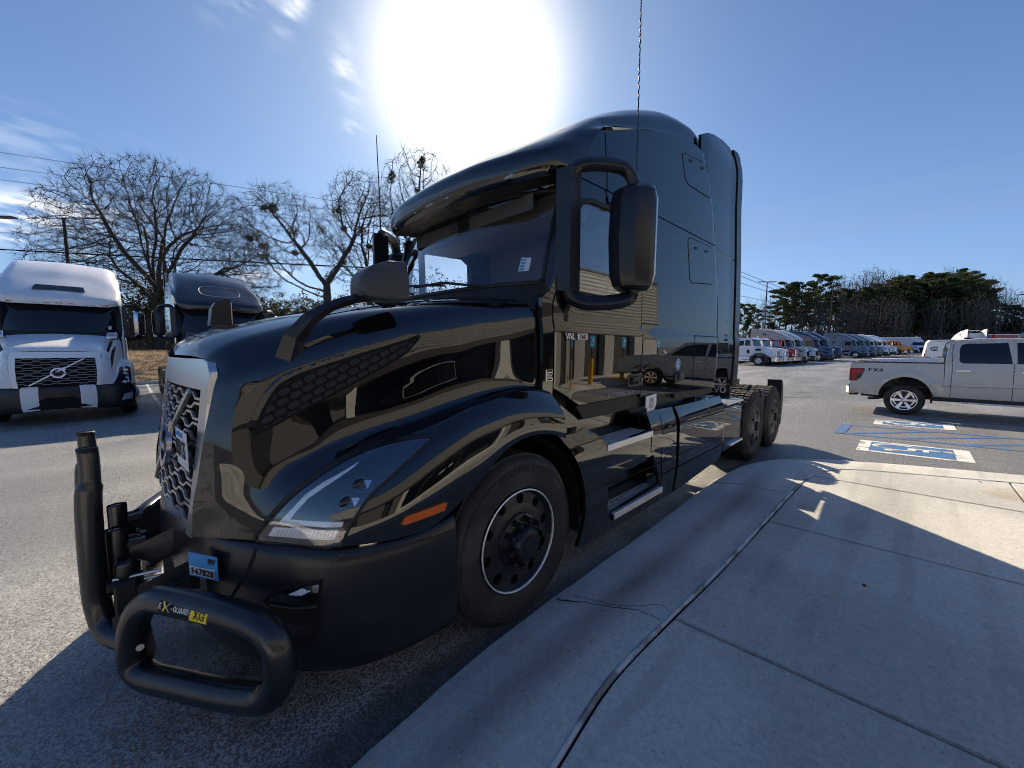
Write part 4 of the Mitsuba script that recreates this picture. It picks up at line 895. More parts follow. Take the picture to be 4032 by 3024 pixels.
# --- grille guard of bent black tube
GG = f'{HERO}__grille_guard'
def gg(name, mesh, m='paint_tube', sm=True): add(f'{GG}__{name}', mesh, m, sm)
loop = [(-1.655, -.45, .31), (-1.65, -.46, .40), (-1.63, -.495, .50), (-1.595, -.555, .57), (-1.555, -.63, .603), (-1.48, -.77, .612), (-1.40, -.92, .618), (-1.325, -1.06, .61), (-1.275, -1.155, .565), (-1.262, -1.18, .49), (-1.265, -1.175, .41), (-1.285, -1.135, .335), (-1.33, -1.05, .29), (-1.42, -.885, .262), (-1.53, -.68, .24), (-1.595, -.56, .228), (-1.635, -.485, .238), (-1.652, -.455, .27)]
lp = spline(loop, 110, True); gg('wing_loop', tube(lp, .054, 20, True)); gg('wing_loop', mir(tube(lp, .054, 20, True)))
for s in (-1, 1):
    u = spline([(-1.742, -.25, 1.20), (-1.742, -.25, 1.06), (-1.752, -.25, .98), (-1.757, -.25, .80), (-1.757, -.25, .55), (-1.747, -.265, .45), (-1.725, -.31, .385), (-1.68, -.39, .365), (-1.64, -.46, .365)], 60) * [1, -s, 1]
    u = u + (np.array([-.028, 0, 0]) if s == 1 else 0); r = np.interp(np.linspace(0, 1, 60), [0, .15, .165, 1], [.034, .034, .043, .049]); gg('upright', tube(u, r, 20)); gg('upright_cap', tube([u[0] + [0, 0, .004], u[0] - [0, 0, .012]], .0345, 20), 'plastic_matt')
    gg('clamp', cat([bx(-1.72, -1.60, s * .30 - .035, s * .30 + .035, .56, .60, .004), bx(-1.70, -1.62, s * .34 - .03, s * .34 + .03, .30, .60, .01), hull([(-1.71, s * .38, .22), (-1.71, s * .38, .47), (-1.60, s * .44, .20), (-1.60, s * .44, .50), (-1.68, s * .33, .35), (-1.58, s * .52, .34)])]), 'plastic_matt', 30)
    gg('clamp_bolt', cat([tube([(-1.70, s * .30, z), (-1.54, s * .34, z)], .008, 8) for z in (.575, .60)] + [cyl_y(-1.63, .36, .014, s * .50 - .01, s * .50 + .01, 12)]), 'alu', 30)
    gg('stub', tube([(-1.655, s * .28, .44), (-1.655, s * .28, .655), (-1.655, s * .28, .672)], [.042, .042, .03], 16), 'paint_tube')
    gg('hinge_post', tube([(-1.68, s * .20, .50), (-1.68, s * .20, .80)], .04, 14), 'paint_tube')
    gg('bracket', cat([hull([(-1.64, s * .36, .48), (-1.64, s * .36, .56), (-1.44, s * .46, .56), (-1.44, s * .46, .66), (-1.44, s * .40, .52), (-1.62, s * .32, .50)]), bx(-1.52, -1.42, s * .45 - .02, s * .45 + .02, .44, .58, .01)]), 'plastic_matt', 30)
    gg('latch', cat([tube([(-1.70, s * .19, .745), (-1.62, s * .19, .745), (-1.60, s * .22, .745)], .008, 6), bx(-1.66, -1.58, s * .20 - .02, s * .20 + .02, .70, .73, .004), hull([(-1.64, s * .22, .66), (-1.64, s * .22, .70), (-1.47, s * .25, .62), (-1.47, s * .25, .76), (-1.46, s * .27, .70), (-1.56, s * .24, .60)])]), 'steel_dark', 30)
# maker's sticker wrapped on the near loop's top tube
def on_tube(name, poly, m, off=.0015, s0=.0):
    """Polygon in (arc length along the tube, height round it) laid on the near loop's upper run."""
    a, b = np.array([-1.52, -.695, .608]), np.array([-1.355, -1.005, .616]); L = np.linalg.norm(b - a); t = (b - a) / L; n = np.array([t[1], -t[0], 0]); n = n if n[1] < 0 else -n; n /= np.linalg.norm(n)
    u, f = flat(poly, .01); ang = u[:, 1] / .054 + .25; r = .054 + off
    gg(name, M(a + t * u[:, :1] + (n * np.cos(ang)[:, None] + np.array([0, 0, 1.0]) * np.sin(ang)[:, None]) * r, f), m, False)
def text_poly(s, h, x, y, sx=1.0, bold=True):
    m = meshkit.text_mesh(s, h, .01, bold); k = np.abs(m.face_normals[:, 2] - 1) < .01; v = m.vertices
    return shapely.union_all([Polygon(v[f][:, :2] * [sx, 1]) for f in m.faces[k]]).buffer(1e-5).simplify(2e-4).__class__ and affinity.translate(shapely.union_all([Polygon(v[f][:, :2] * [sx, 1]).buffer(2e-5) for f in m.faces[k]]), x, y)
on_tube('maker_sticker', sbox(0.0, -.022, .165, .02), 'void_black', .0008)
on_tube('maker_lettering', text_poly('E', .020, .002, -.008), 'white_print'); on_tube('maker_chevron', Polygon([(.020, .020), (.030, .020), (.046, .002), (.030, -.016), (.020, -.016), (.034, .002)]), 'yellow_print'); on_tube('maker_lettering', Polygon([(.058, .020), (.066, .020), (.050, .002), (.066, -.016), (.056, -.016), (.043, .002)]), 'grey_print')
on_tube('maker_lettering', text_poly('-GUARD', .019, .068, -.008, .92), 'white_print')
on_tube('model_sticker', Polygon([(.185, .030), (.270, .030), (.262, -.028), (.168, -.028)]), 'yellow_print', .001); on_tube('model_lettering', text_poly('XG', .032, .192, -.016), 'black_print', .002)
# flap in front of the drive wheels with the maker's name
t = meshkit.text_mesh('VOLVO', .085, .003, True); v = t.vertices; t.vertices = np.column_stack([4.357 - v[:, 2], -.60 - v[:, 0], 1.03 + v[:, 1]]); H('mud_flap_lettering', t, 'white_print')
for x in (4.985, 6.165):
    H('quarter_fender', sheet(Polygon([(x + .40, 1.0), (x + .62, 1.0), (x + .63, .55), (x + .56, .30), (x + .50, .30), (x + .53, .6)]), lambda a, b: 1.20 + 0 * a, 0, .1, .02), 'plastic_black') if x < 5.5 else H('mud_flap', cat([hull([(x + o_ + a_, y, z) for y in (-1.22, -1.0) for o_, z in ((.55, 1.10), (.64, 1.05), (.70, .85), (.72, .60), (.66, .34), (.60, .28)) for a_ in (0, .012)])]), 'plastic_black')
# ================================================================ the building across the pavement (seen mirrored in the black paint)
def cladding(p, n, uv): return mix((0.20, 0.20, 0.20), (0.27, 0.268, 0.26), fbm(p.x * 0.8, p.y, p.z * 3, 3))
pr('cladding', proc(cladding), 0.5); pr('wall_render', proc(lambda p, n, uv: mix((0.30, 0.295, 0.285), (0.37, 0.365, 0.35), fbm(p.x * 1.5, p.y, p.z * 1.5, 4))), 0.85)
pr('wall_dark', (0.13, 0.13, 0.13), 0.8); pr('dark_bay', (0.035, 0.033, 0.032), 0.5); pr('frame_white', (0.62, 0.61, 0.58), 0.5); pr('sleeve_yellow', (0.68, 0.36, 0.02), 0.5)  # left wall panels have a darker grey of their own
BL = 'service_building'; BY = -9.3
def bd(name, mesh, m, sm=False): return add(f'{BL}__{name}', mesh, m, sm)
bd('rear_mass', bx(-14, 18.5, -24, BY - .35, 0, 5.2), 'wall_render')
z = np.arange(3.15, 5.42, .045); prof2 = np.column_stack([np.full(len(z), 0.0), z]); yy = BY - .02 + .035 * (np.round((z - 3.15) / .045).astype(int) % 4 < 2)
P = np.array([[(x, y, zz) for y, zz in zip(yy, z)] for x in (-14.05, 18.55)]); bd('corrugated_band', grid(P), 'cladding')
bd('corrugated_return', cat([bx(18.52, 18.56, -24, BY, 3.15, 5.4)]), 'cladding'); bd('coping', bx(-14.1, 18.62, BY - .4, BY + .05, 5.40, 5.50, .01), 'dark_bay')
bd('dark_fascia', bx(-14, 18.5, BY - .35, BY + .06, 2.72, 3.15, .01), 'dark_bay')
for a, b in ((-14, -9.2), (-5.0, -2.0), (-1.2, -.55), (5.4, 6.2), (7.9, 9.3), (11.4, 12.6), (14.2, 15.0), (17.0, 18.5)): bd('wall_panel', bx(a, b, BY - .35, BY, 0, 2.72), 'wall_render' if a > 5 else 'wall_dark')
for a, b in ((-9.2, -5.0), (-2.0, -1.2), (6.2, 7.9), (9.3, 11.4), (12.6, 14.2), (15.0, 17.0)): bd('bay_opening', bx(a, b, BY - .6, BY - .3, 0, 2.72), 'dark_bay')
bd('door_frame', cat([bx(-.55, -.15, BY - .3, BY + .08, .1, 2.72, .01), bx(5.0, 5.4, BY - .3, BY + .08, .1, 2.72, .01), bx(-.15, 5.0, BY - .3, BY + .08, .1, .42, .01)]), 'frame_white')
bd('glazing', bx(-.15, 5.0, BY - .30, BY - .26, .42, 2.72), 'glass_dark'); bd('door_outline', cat([bx(1.2, 1.225, BY - .27, BY - .22, .45, 2.4), bx(2.925, 2.95, BY - .27, BY - .22, .45, 2.4), bx(1.2, 2.95, BY - .27, BY - .22, 2.40, 2.42)]), 'grey_print')
bd('notice', bx(1.75, 2.0, BY - .26, BY - .25, 1.4, 1.62), 'plate_white'); bd('notice', bx(2.2, 2.45, BY - .26, BY - .25, 1.42, 1.64), 'plate_white')
tag(BL, 'low grey building with corrugated upper band, mirrored in the black truck', 'building')
for i, x in enumerate((7.9, 10.2, 12.4, 14.6)):
    k = 'sign_post' + (f'_{i:03d}' if i else ''); y = -7.35
    add(f'{k}__sleeve', tube([(x, y, .1), (x, y, 1.10), (x, y, 1.16)], [.085, .085, .05], 16), 'sleeve_yellow', 40); add(f'{k}__post', tube([(x, y, 1.1), (x, y, 2.15)], .025, 8), 'steel_dark')
    add(f'{k}__sign_panel', bx(x - .15, x + .15, y + .03, y + .036, 1.62, 2.1), 'blue_print'); add(f'{k}__sign_mark', cat([tube([(x - .05 + .08 * math.cos(a), y + .039, 1.80 + .08 * math.sin(a)) for a in np.linspace(.6, -3.6, 14)], .012, 5), bx(x - .02, x + .05, y + .037, y + .042, 1.86, 1.98)]), 'white_print')
    tag(k, 'yellow sleeved post with a blue parking sign before the building, mirrored in the truck door', 'sign post', 'parking sign posts along the pavement')
for i, x in enumerate((8.4, 13.2)):
    k = 'ramp_pad' + (f'_{i:03d}' if i else ''); add(k, bx(x, x + 1.1, -8.6, -7.9, .105, .121, .003), 'sleeve_yellow'); tag(k, 'flat yellow warning pad on the pavement at the sign posts', 'ramp pad', 'yellow pads on the pavement')

# ================================================================ painted bays for disabled drivers
WP = proc(lambda p, n, uv: mix((0.62, 0.62, 0.60), (0.16, 0.155, 0.15), smoothstep(0.52, 0.72, fbm(p.x * 7, p.y * 7, 1, 4)) * 0.8))
BP = proc(lambda p, n, uv: mix((0.035, 0.13, 0.30), (0.10, 0.11, 0.13), smoothstep(0.55, 0.75, fbm(p.x * 8, p.y * 8, 2, 4)) * 0.7))
B2 = proc(lambda p, n, uv: mix((0.03, 0.13, 0.36), (0.10, 0.11, 0.13), smoothstep(0.42, 0.66, fbm(p.x * 9, p.y * 9, 3, 4)) * 0.8))
pr('road_white', WP, 0.8); pr('road_blue', BP, 0.8); pr('road_blue_line', B2, 0.8)
def painted(key, poly, m, z): 
    ms = []
    for g in getattr(poly, 'geoms', [poly]):
        v, f = tri2(g); ms.append(M(np.column_stack([v, np.full(len(v), z)]), f))
    return add(key, cat(ms), m)
def wheelchair(): 
    """Symbol about 1 by 1, upright."""
    head = Point(.42, .90).buffer(.065); body = LineString([(.42, .82), (.45, .50), (.70, .50), (.82, .22), (.93, .26)]).buffer(.045, cap_style=2); arm = LineString([(.43, .66), (.66, .66)]).buffer(.035)
    g = np.linspace(2.2, 5.9, 26); w = LineString([(.44 + .27 * math.cos(a), .33 + .27 * math.sin(a)) for a in g]).buffer(.04)
    return shapely.union_all([head, body, arm, w])
def bay(key, c, label):
    """Corner points: rear left, rear right, front right, front left as the symbol reads from the camera side."""
    c = np.array(c, float)
    q = lambda s, t: (1 - s) * (1 - t) * c[0] + s * (1 - t) * c[1] + s * t * c[2] + (1 - s) * t * c[3]
    P4 = lambda s0, s1, t0, t1: Polygon([q(s0, t0), q(s1, t0), q(s1, t1), q(s0, t1)])
    painted(f'{key}__border', P4(0, 1, 0, 1), 'road_white', .004); painted(f'{key}__field', P4(.10, .90, .115, .86), 'road_blue', .008)
    s = wheelchair(); sy = [Polygon([q(.16 + .66 * (x - .12) / .85, .15 + .71 * (y - .05) / .92) for x, y in g.exterior.coords]) for g in getattr(s, 'geoms', [s])]
    painted(f'{key}__symbol', shapely.union_all([g.buffer(0) for g in sy]), 'road_white', .012); tag(key, label, 'road marking', 'painted wheelchair symbols')
bay('parking_symbol', [(7.81, -2.27), (6.80, -2.27), (6.99, -3.56), (7.98, -3.57)], 'white bordered blue wheelchair symbol on the asphalt nearest the kerb')
bay('parking_symbol_001', [(10.85, -2.35), (10.01, -2.34), (10.28, -3.58), (11.14, -3.58)], 'white bordered blue wheelchair symbol on the asphalt by the pickup wheel')
hz = shapely.union_all([LineString(l).buffer(w, cap_style=2) for l, w in (([(9.47, -1.95), (9.77, -3.24), (10.1, -5.2), (10.35, -6.9)], .05), ([(8.28, -1.95), (8.42, -2.73), (8.55, -3.9), (8.75, -5.4), (8.95, -6.9)], .05), ([(8.30, -1.98), (9.74, -3.24)], .05), ([(8.42, -2.73), (9.9, -4.15)], .05), ([(8.47, -3.50), (9.98, -5.0)], .05), ([(8.62, -4.4), (10.1, -5.8)], .05))])
painted('hatched_bay__lines', hz, 'road_blue_line', .006); painted('hatched_bay__end_bar', Polygon([(9.52, -1.86), (9.50, -2.03), (8.25, -2.0), (8.22, -1.84)]), 'road_blue_line', .011)
tag('hatched_bay', 'blue zigzag access hatching between the two wheelchair symbols', 'road marking')
painted('bay_line', shapely.union_all([LineString([(11.37, -1.97), (11.69, -3.37), (12.05, -4.64), (12.5, -6.9)]).buffer(.03, cap_style=2)]), 'road_blue_line', .004); tag('bay_line', 'thin faded blue line on the asphalt under the pickup', 'road marking')
painted('stall_line', LineString([(-.95, 12.0), (-.95, 22.4)]).buffer(.05, cap_style=2), 'road_white', .004); tag('stall_line', 'white painted line between the two trucks on the left', 'road marking')

# ================================================================ other vehicles
def at(u, d):
    """Ground point d metres deep in the direction of picture column u (of 1024)."""
    lat = (u - 512) / 389.0 * d; c, s = math.cos(YAW), math.sin(YAW); return CAM[0] + c * d + s * lat, CAM[1] + s * d - c * lat
def truck(key, lod, pnt, x, y, ang, label, group=None, **k):
    """A tractor with its bumper's middle at (x, y); ang: where its nose points, degrees from -x."""
    a = math.radians(ang); c, s = math.cos(a), math.sin(a); z = float(gz(x, y))
    w = W(rotz(a, x + 1.475 * c, y + 1.475 * s, z)); pk = (lod, pnt)
    if pk not in TR: TR[pk] = [(n, mikit.ply(m, mt, sm)) for n, m, mt, sm, _ in vnl(lod, pnt)]
    cnt = {}
    for n, d in TR[pk]:
        key2 = f'{key}__{n}'; i = cnt.get(n, 0); cnt[n] = i + 1; scene[key2 + (f'_{i:03d}' if i else '')] = {**d, 'to_world': w}
    add_wheels(key, lod, w, rim=k.get('rim', 'silver_satin'), ring='alu', cover=False)
    tag(key, label, 'truck', group)
    return w
TR = {}
w = truck('white_truck', 1, 'paint_white', -2.66, 10.3, 90, 'white sleeper tractor parked facing the camera at the left edge')
for s_ in (-1, 1):
    big_mirror(s_, 'white_truck', ('chrome', 'chrome'), w); bonnet_mirror('white_truck', s_, ('chrome', 'plastic_black'), w)
m = front_strip(Polygon([(-.44, 3.10), (.44, 3.10), (.40, 3.25), (-.40, 3.25)]), lambda y, z: .45 + (z - 3.12) * 1.62, .006, .03, .1)
add('white_truck__roof_hatch', M(m.vertices, m.faces), 'glass_dark', False, None, w); add('white_truck__aerial', tube([(1.0, 1.3, 2.8), (1.12, 1.33, 4.3)], .008, 5), 'steel_dark', True, None, w)
add('white_truck__windscreen_sticker', hull([(.26 + a, -.86 + b, 2.17 + c) for a in (0, .003) for b in (0, .06) for c in (0, .09)]), 'plate_white', False, None, w)
w = truck('black_truck', 1, 'paint_black', .52, 9.5, 90, 'black sleeper tractor parked behind the white one, half hidden by the bonnet')
for s_ in (-1, 1): big_mirror(s_, 'black_truck', world=w); bonnet_mirror('black_truck', s_, ('plastic_grey', 'plastic_black'), w)
rh = [(.62 + .0, -.42, 3.20), (.62, .42, 3.20), (1.05, .40, 3.46), (1.05, -.40, 3.46)]; add('black_truck__roof_hatch', tube(spline(np.array(rh) + [0, 0, .02], 40, True), .012, 5, True), 'grey_print', True, None, w)

def mack(pnt):
    o = []
    def p(n, m, mt, sm=False): o.append((n, m, mt, sm, None))
    def both(n, m, mt, sm=False): p(n, m, mt, sm); p(n, mir(m), mt, sm)
    hd = [[(x, -y0, z0), (x, -y1, z0 + .35), (x, -y1 * .98, z1 - .12), (x, -y1 * .82, z1), (x, 0, z1 + .03), (x, y1 * .82, z1), (x, y1 * .98, z1 - .12), (x, y1, z0 + .35), (x, y0, z0)] for x, y0, y1, z0, z1 in ((-1.30, .52, .54, .75, 1.62), (-1.22, .56, .58, .75, 1.68), (-.6, .66, .70, .95, 1.80), (.1, .74, .80, 1.05, 1.92), (.55, .78, .86, 1.05, 2.0))]
    p('bonnet', cat([grid(np.array(hd)), hull(hd[0])]), pnt, 40)
    p('cab', hull([(x, s * y, z) for s in (-1, 1) for x, y, z in ((.55, .98, 1.0), (.55, 1.0, 2.0), (.85, .95, 2.80), (1.0, .90, 2.92), (2.1, .92, 2.95), (2.25, .98, 2.85), (2.25, 1.02, 1.0))]), pnt, 20)
    p('windscreen', hull([(x + o_, s * y, z) for o_ in (-.012, 0) for s in (-1, 1) for x, y, z in ((.555, .90, 2.06), (.80, .84, 2.72))]), 'glass_tint')
    both('door_window', hull([(x, -y, z) for x, y, z in ((.80, 1.008, 2.08), (.98, .985, 2.66), (1.42, .985, 2.70), (1.42, 1.012, 2.08), (.80, .99, 2.08), (1.42, .99, 2.08), (.98, .96, 2.66), (1.42, .96, 2.70))]), 'glass_dark'); both('quarter_window', hull([(x, -y, z) for y in (.99, 1.012) for x, z in ((1.55, 2.1), (1.55, 2.62), (2.05, 2.62), (2.05, 2.1))]), 'glass_dark')
    p('sun_visor', hull([(x, s * .9, z) for s in (-1, 1) for x, z in ((.62, 2.72), (.95, 2.94), (.66, 2.76))]), pnt)
    for y in (-.6, -.2, .2, .6): p('roof_light', bx(.98, 1.12, y - .05, y + .05, 2.93, 2.99, .01), 'lens_amber')
    p('grille', bx(-1.37, -1.29, -.42, .42, .92, 1.60, .03), 'chrome')
    for i in range(7): p('grille_slot', bx(-1.385, -1.36, -.36, .36, .98 + i * .08, 1.02 + i * .08), 'void_black')
    p('bumper', hull([(x, s * y, z) for s in (-1, 1) for z in (.45, .80) for x, y in ((-1.62, .9), (-1.5, 1.15), (-1.2, 1.2), (-1.2, .5))]), 'chrome')
    for s in (-1, 1):
        for y in (.35, .75): p('tow_slot', bx(-1.635, -1.60, s * y - .05, s * y + .05, .56, .72), 'void_black')
    arc = [(.66 * math.cos(a), .52 + .66 * math.sin(a)) for a in np.linspace(-.15, math.pi + .1, 18)]; arco = [(.80 * math.cos(a), .52 + .80 * math.sin(a)) for a in np.linspace(math.pi + .1, -.15, 18)]
    fe = ext(Polygon(arc + arco), .50); v = fe.vertices; fe.vertices = np.column_stack([v[:, 0], -1.18 + v[:, 2], v[:, 1]]); both('fender', fe, 'plastic_grey', 30)
    both('fender_skin', hull([(x, -y, z) for x, y, z in ((-1.25, 1.0, .85), (-1.2, .55, 1.35), (-.7, 1.12, 1.28), (-.3, 1.15, 1.34), (-.7, .6, 1.4), (-1.2, 1.05, 1.1))]), pnt, 30)
    both('headlight', hull([(x, -y, z) for x, y, z in ((-1.29, .62, .98), (-1.30, .62, 1.14), (-1.24, .98, 1.12), (-1.24, .98, .98), (-1.1, .9, 1.05))]), 'lens_clear')
    both('vent', bx(-.05, .45, -.875, -.80, 1.55, 1.75), 'void_black'); both('step_tank', bx(.85, 2.6, -1.15, -.6, .42, .98, .05), 'alu'); both('step', bx(.85, 1.6, -1.2, -1.1, .62, .66), 'plastic_matt')
    both('mirror', hull([(x, -1.25 - .1 * k, z) for k in (0, 1) for x in (.62, .78) for z in (2.05, 2.62)]), 'chrome'); both('mirror_stay', tube([(.75, -1.0, 2.66), (.7, -1.25, 2.66)], .015, 5), 'steel_dark')
    p('exhaust_stack', tube([(2.4, .7, 1.0), (2.4, .7, 3.25)], .09, 12), 'chrome', True); p('exhaust_stack', tube([(2.4, -.7, 1.0), (2.4, -.7, 2.2)], .09, 12), 'chrome', True)
    p('chassis', bx(-1.2, 6.5, -.45, .45, .75, 1.0), 'steel_dark'); p('door_mark', bx(.95, 1.22, -1.035, -1.02, 1.28, 1.66), 'black_print'); p('door_mark', bx(.95, 1.22, 1.02, 1.035, 1.28, 1.66), 'black_print')
    return o
def day_cab(key, pnt, x, y, ang, label, group=None, s=1.0):
    a = math.radians(ang); w = W(rotz(a, x + 1.6 * math.cos(a), y + 1.6 * math.sin(a), float(gz(x, y)), s))
    place(key, [t for t in mack(pnt)], w); add_wheels(key, 1 if s == 1.0 and 'white_day' in key and '001' not in key else 2, w, rears=(4.6, 5.9), rim='frame_white', ring='alu', cover=False); tag(key, label, 'truck', group)
ROW = 90 - 7.9
day_cab('white_day_cab', 'paint_white', 46.0, 6.2, ROW, 'white day cab tractor with grey front fender, nearest of the far row')
day_cab('white_day_cab_001', 'paint_white', 48.7, 5.9, ROW, 'white day cab tractor squeezed between the nearest one and the red one')
day_cab('red_day_cab', 'paint_red', 51.4, 5.5, ROW, 'dark red day cab tractor in the far row')
for k, pnt, (x, y), lb in (('beige_truck', 'paint_beige', (55.0, 5.2), 'beige sleeper tractor with tall curved roof beside the red day cab'), ('silver_truck', 'paint_silver', (58.3, 4.8), 'pale silver sleeper tractor right of the beige one in the far row'),
                           ('blue_truck', 'paint_blue', (64.8, 3.8), 'dark blue sleeper tractor, left of the two blue ones in the far row'), ('blue_truck_001', 'paint_blue', (68.9, 3.3), 'dark blue sleeper tractor, right of the two blue ones in the far row'),
                           ('slate_truck', 'paint_grey_blue', (83.7, 1.3), 'grey blue sleeper tractor, leftmost of the grey blue three'), ('slate_truck_001', 'paint_grey_blue', (88.7, .6), 'grey blue sleeper tractor, middle of the grey blue three'), ('slate_truck_002', 'paint_grey_blue', (93.4, .1), 'grey blue sleeper tractor, rightmost of the grey blue three'),
                           ('white_row_truck', 'paint_white', (98.4, -.7), 'white sleeper tractor just right of the grey blue three'), ('white_row_truck_001', 'paint_white', (103.8, -1.7), 'white sleeper tractor beside the orange trucks')):
    truck(k, 2, pnt, x, y, ROW, lb)
day_cab('orange_truck', 'paint_orange', 113.8, -3.2, ROW, 'orange day cab truck beside the white tractors, the left of two')
day_cab('orange_truck_001', 'paint_orange', 118.9, -4.1, ROW, 'orange day cab truck in front of the white trailer, the right of two')
x, y = at(920, 96); truck('white_facing_truck', 2, 'paint_white', x, y, 20, 'white sleeper tractor facing the camera, alone left of the van')
def trailer(key, pnt, x, y, ang, L, label, h=4.05):
    w = W(rotz(math.radians(ang), x, y, float(gz(x, y))))
    add(f'{key}__box', bx(0, L, -1.3, 1.3, 1.1, h, .04), pnt, False, None, w); add(f'{key}__rail', cat([bx(-.02, L + .02, s * 1.31 - .02, s * 1.31 + .02, zz, zz + .12) for s in (-1, 1) for zz in (1.08, h - .14)]), 'alu', False, None, w); add(f'{key}__axle', bx(L - 3.2, L - .6, -1.1, 1.1, .3, 1.1, .1), 'plastic_matt', False, None, w); add(f'{key}__landing_leg', cat([bx(2.4, 2.55, s * .8 - .06, s * .8 + .06, 0, 1.1) for s in (-1, 1)]), 'steel_dark', False, None, w)
    for s in (-1, 1):
        for q in (L - 2.6, L - 1.3): add(f'{key}__wheel', put(cyl_y(q, .5, .5, s * 1.25 - .15, s * 1.25 + .15, 20), np.eye(4)), 'rubber', False, None, w)
    tag(key, label, 'trailer')
x, y = at(872, 100); trailer('white_trailer', 'paint_silver', x, y, -48, 10, 'plain white box trailer behind the orange trucks')
paint('paint_container_blue', (0.04, 0.06, 0.22)); paint('paint_container_red', (0.30, 0.03, 0.05))
x, y = at(958, 78); trailer('blue_trailer', 'paint_container_blue', x, y, -45, 4.6, 'blue box trailer top showing behind the pickup')
x, y = at(984, 78); trailer('red_trailer', 'paint_container_red', x, y, -45, 8.5, 'red box trailer top showing behind the pickup roof')
x, y = at(1006, 40); truck('black_row_truck', 2, 'paint_black', x, y, -48, 'black tractor whose curved roof shows behind the pickup at the right edge')
# --- cargo van
def van(key, x, y, ang, label):
    a = math.radians(ang); w = W(rotz(a, x, y, float(gz(x, y))))
    def p(n, m, mt, sm=False): add(f'{key}__{n}', m, mt, sm, None, w)
    sec = [[(xx, s * yy, z) for s, yy, z in ((-1, w0, .42), (-1, w0, 1.1), (-1, w0 - .05, 1.6), (-1, w0 - .14, h - .16), (-1, w0 - .26, h), (1, w0 - .26, h), (1, w0 - .14, h - .16), (1, w0 - .05, 1.6), (1, w0, 1.1), (1, w0, .42))] for xx, w0, h in ((0, .98, 2.33), (.06, 1.0, 2.38), (3.6, 1.02, 2.42), (4.2, 1.0, 2.3), (4.9, .95, 1.5), (5.5, .9, 1.2))]
    p('body', cat([grid(np.array(sec)), hull(sec[0])]), 'paint_white', 30); p('rear_door', bx(-.02, -.002, -.86, -.008, .55, 2.18, .006), 'paint_white'); p('rear_door', bx(-.02, -.002, .008, .86, .55, 2.18, .006), 'paint_white')
    p('bumper', bx(-.12, .1, -1.0, 1.0, .40, .58, .03), 'plastic_matt'); p('tail_light', bx(-.015, .05, .90, .985, .85, 1.35, .01), 'lens_red'); p('tail_light', bx(-.015, .05, -.985, -.90, .85, 1.35, .01), 'lens_red'); p('door_handle', bx(-.04, -.02, -.09, -.05, 1.05, 1.22, .005), 'plastic_matt')
    g = np.linspace(.7, 5.6, 20); c = LineString([(.16 * math.cos(q) * 1.15, .13 * math.sin(q)) for q in g]).buffer(.035); c2 = LineString([(.075 * math.cos(q) * 1.15, .055 * math.sin(q)) for q in g]).buffer(.02)
    m = ext(c.union(c2), .004); v = m.vertices; m.vertices = np.column_stack([-.022 - v[:, 2], .45 - v[:, 0], 1.72 + v[:, 1]]); p('emblem', m, 'black_print')
    p('notice', bx(-.025, -.02, -.62, -.32, 1.52, 1.72), 'black_print'); p('notice_line', cat([bx(-.028, -.025, -.58, -.36, zz, zz + .03) for zz in (1.55, 1.60, 1.66)]), 'white_print'); p('high_brake_light', bx(-.03, .0, -.4, .4, 2.27, 2.31, .008), 'plastic_matt')
    for xx in (.9, 4.4):
        for s in (-1, 1): p('wheel', cyl_y(xx, .35, .35, s * .9 - .12, s * .9 + .12, 24), 'rubber')
    tag(key, label, 'van')
van('cargo_van', 41.8, -4.75, 0, 'white cargo van seen from behind beyond the pickup bed')
x, y = at(950, 62); truck('white_far_truck', 2, 'paint_white', x, y, 200, 'white tractor whose roof shows over the cargo van')

# --- the pale grey pickup: x from the tail forward, near flank at -y
PK = 'pickup_truck'; PW = W(rotz(-math.pi / 2, 13.2, -1.75, 0))
def pk(n, m, mt, sm=False): return add(f'{PK}__{n}', m, mt, sm, None, PW)
def Yp(x, z):
    x, z = np.asarray(x, float), np.asarray(z, float)
    y = .985 - .022 * np.clip((z - .95) / .35, 0, 1) ** 2 - .03 * np.clip((.75 - z) / .25, 0, 1) ** 2 + .012 * np.exp(-((z - .80) / .05) ** 2)
    y = y - .17 * np.clip((z - 1.31) / .55, 0, 1) ** 1.3
    r = np.hypot(x - 1.04, z - .40); y = y + .035 * np.exp(-((r - .60) / .085) ** 2) * np.clip((z - .42) / .1, 0, 1)
    r = np.hypot(x - 4.62, z - .40); return y + .035 * np.exp(-((r - .60) / .085) ** 2) * np.clip((z - .42) / .1, 0, 1)
arch = [(1.04 + .475 * math.cos(a), .46 + .50 * math.sin(a)) for a in np.linspace(0, math.pi, 28)]
bed = Polygon([(.03, .52), (0, .66), (-.01, 1.27), (.0, 1.30), (1.665, 1.30), (1.70, .505), (1.515, .505)] + arch + [(.565, .46), (.30, .475)]).buffer(0)
cabp = Polygon([(1.695, .50), (1.685, 1.30), (1.69, 1.42), (1.715, 1.70), (1.745, 1.81), (1.82, 1.855), (2.2, 1.885), (3.2, 1.875), (3.5, 1.84), (4.15, 1.34), (4.08, .50)])
winp = Polygon([(1.90, 1.38), (1.895, 1.66), (1.92, 1.745), (1.99, 1.775), (2.6, 1.785), (2.68, 1.32), (2.0, 1.315), (1.93, 1.33)]); winf = Polygon([(2.74, 1.32), (2.72, 1.785), (3.1, 1.78), (3.45, 1.72), (3.95, 1.36), (3.9, 1.32)])
arf = [(4.62 + .475 * math.cos(a), .46 + .50 * math.sin(a)) for a in np.linspace(0, math.pi, 24)]
fen = Polygon([(4.09, .50), (4.16, 1.33), (4.6, 1.32), (5.4, 1.24), (5.66, 1.12), (5.72, .55), (5.1, .50)] + arf + [(4.14, .48)]).buffer(0)
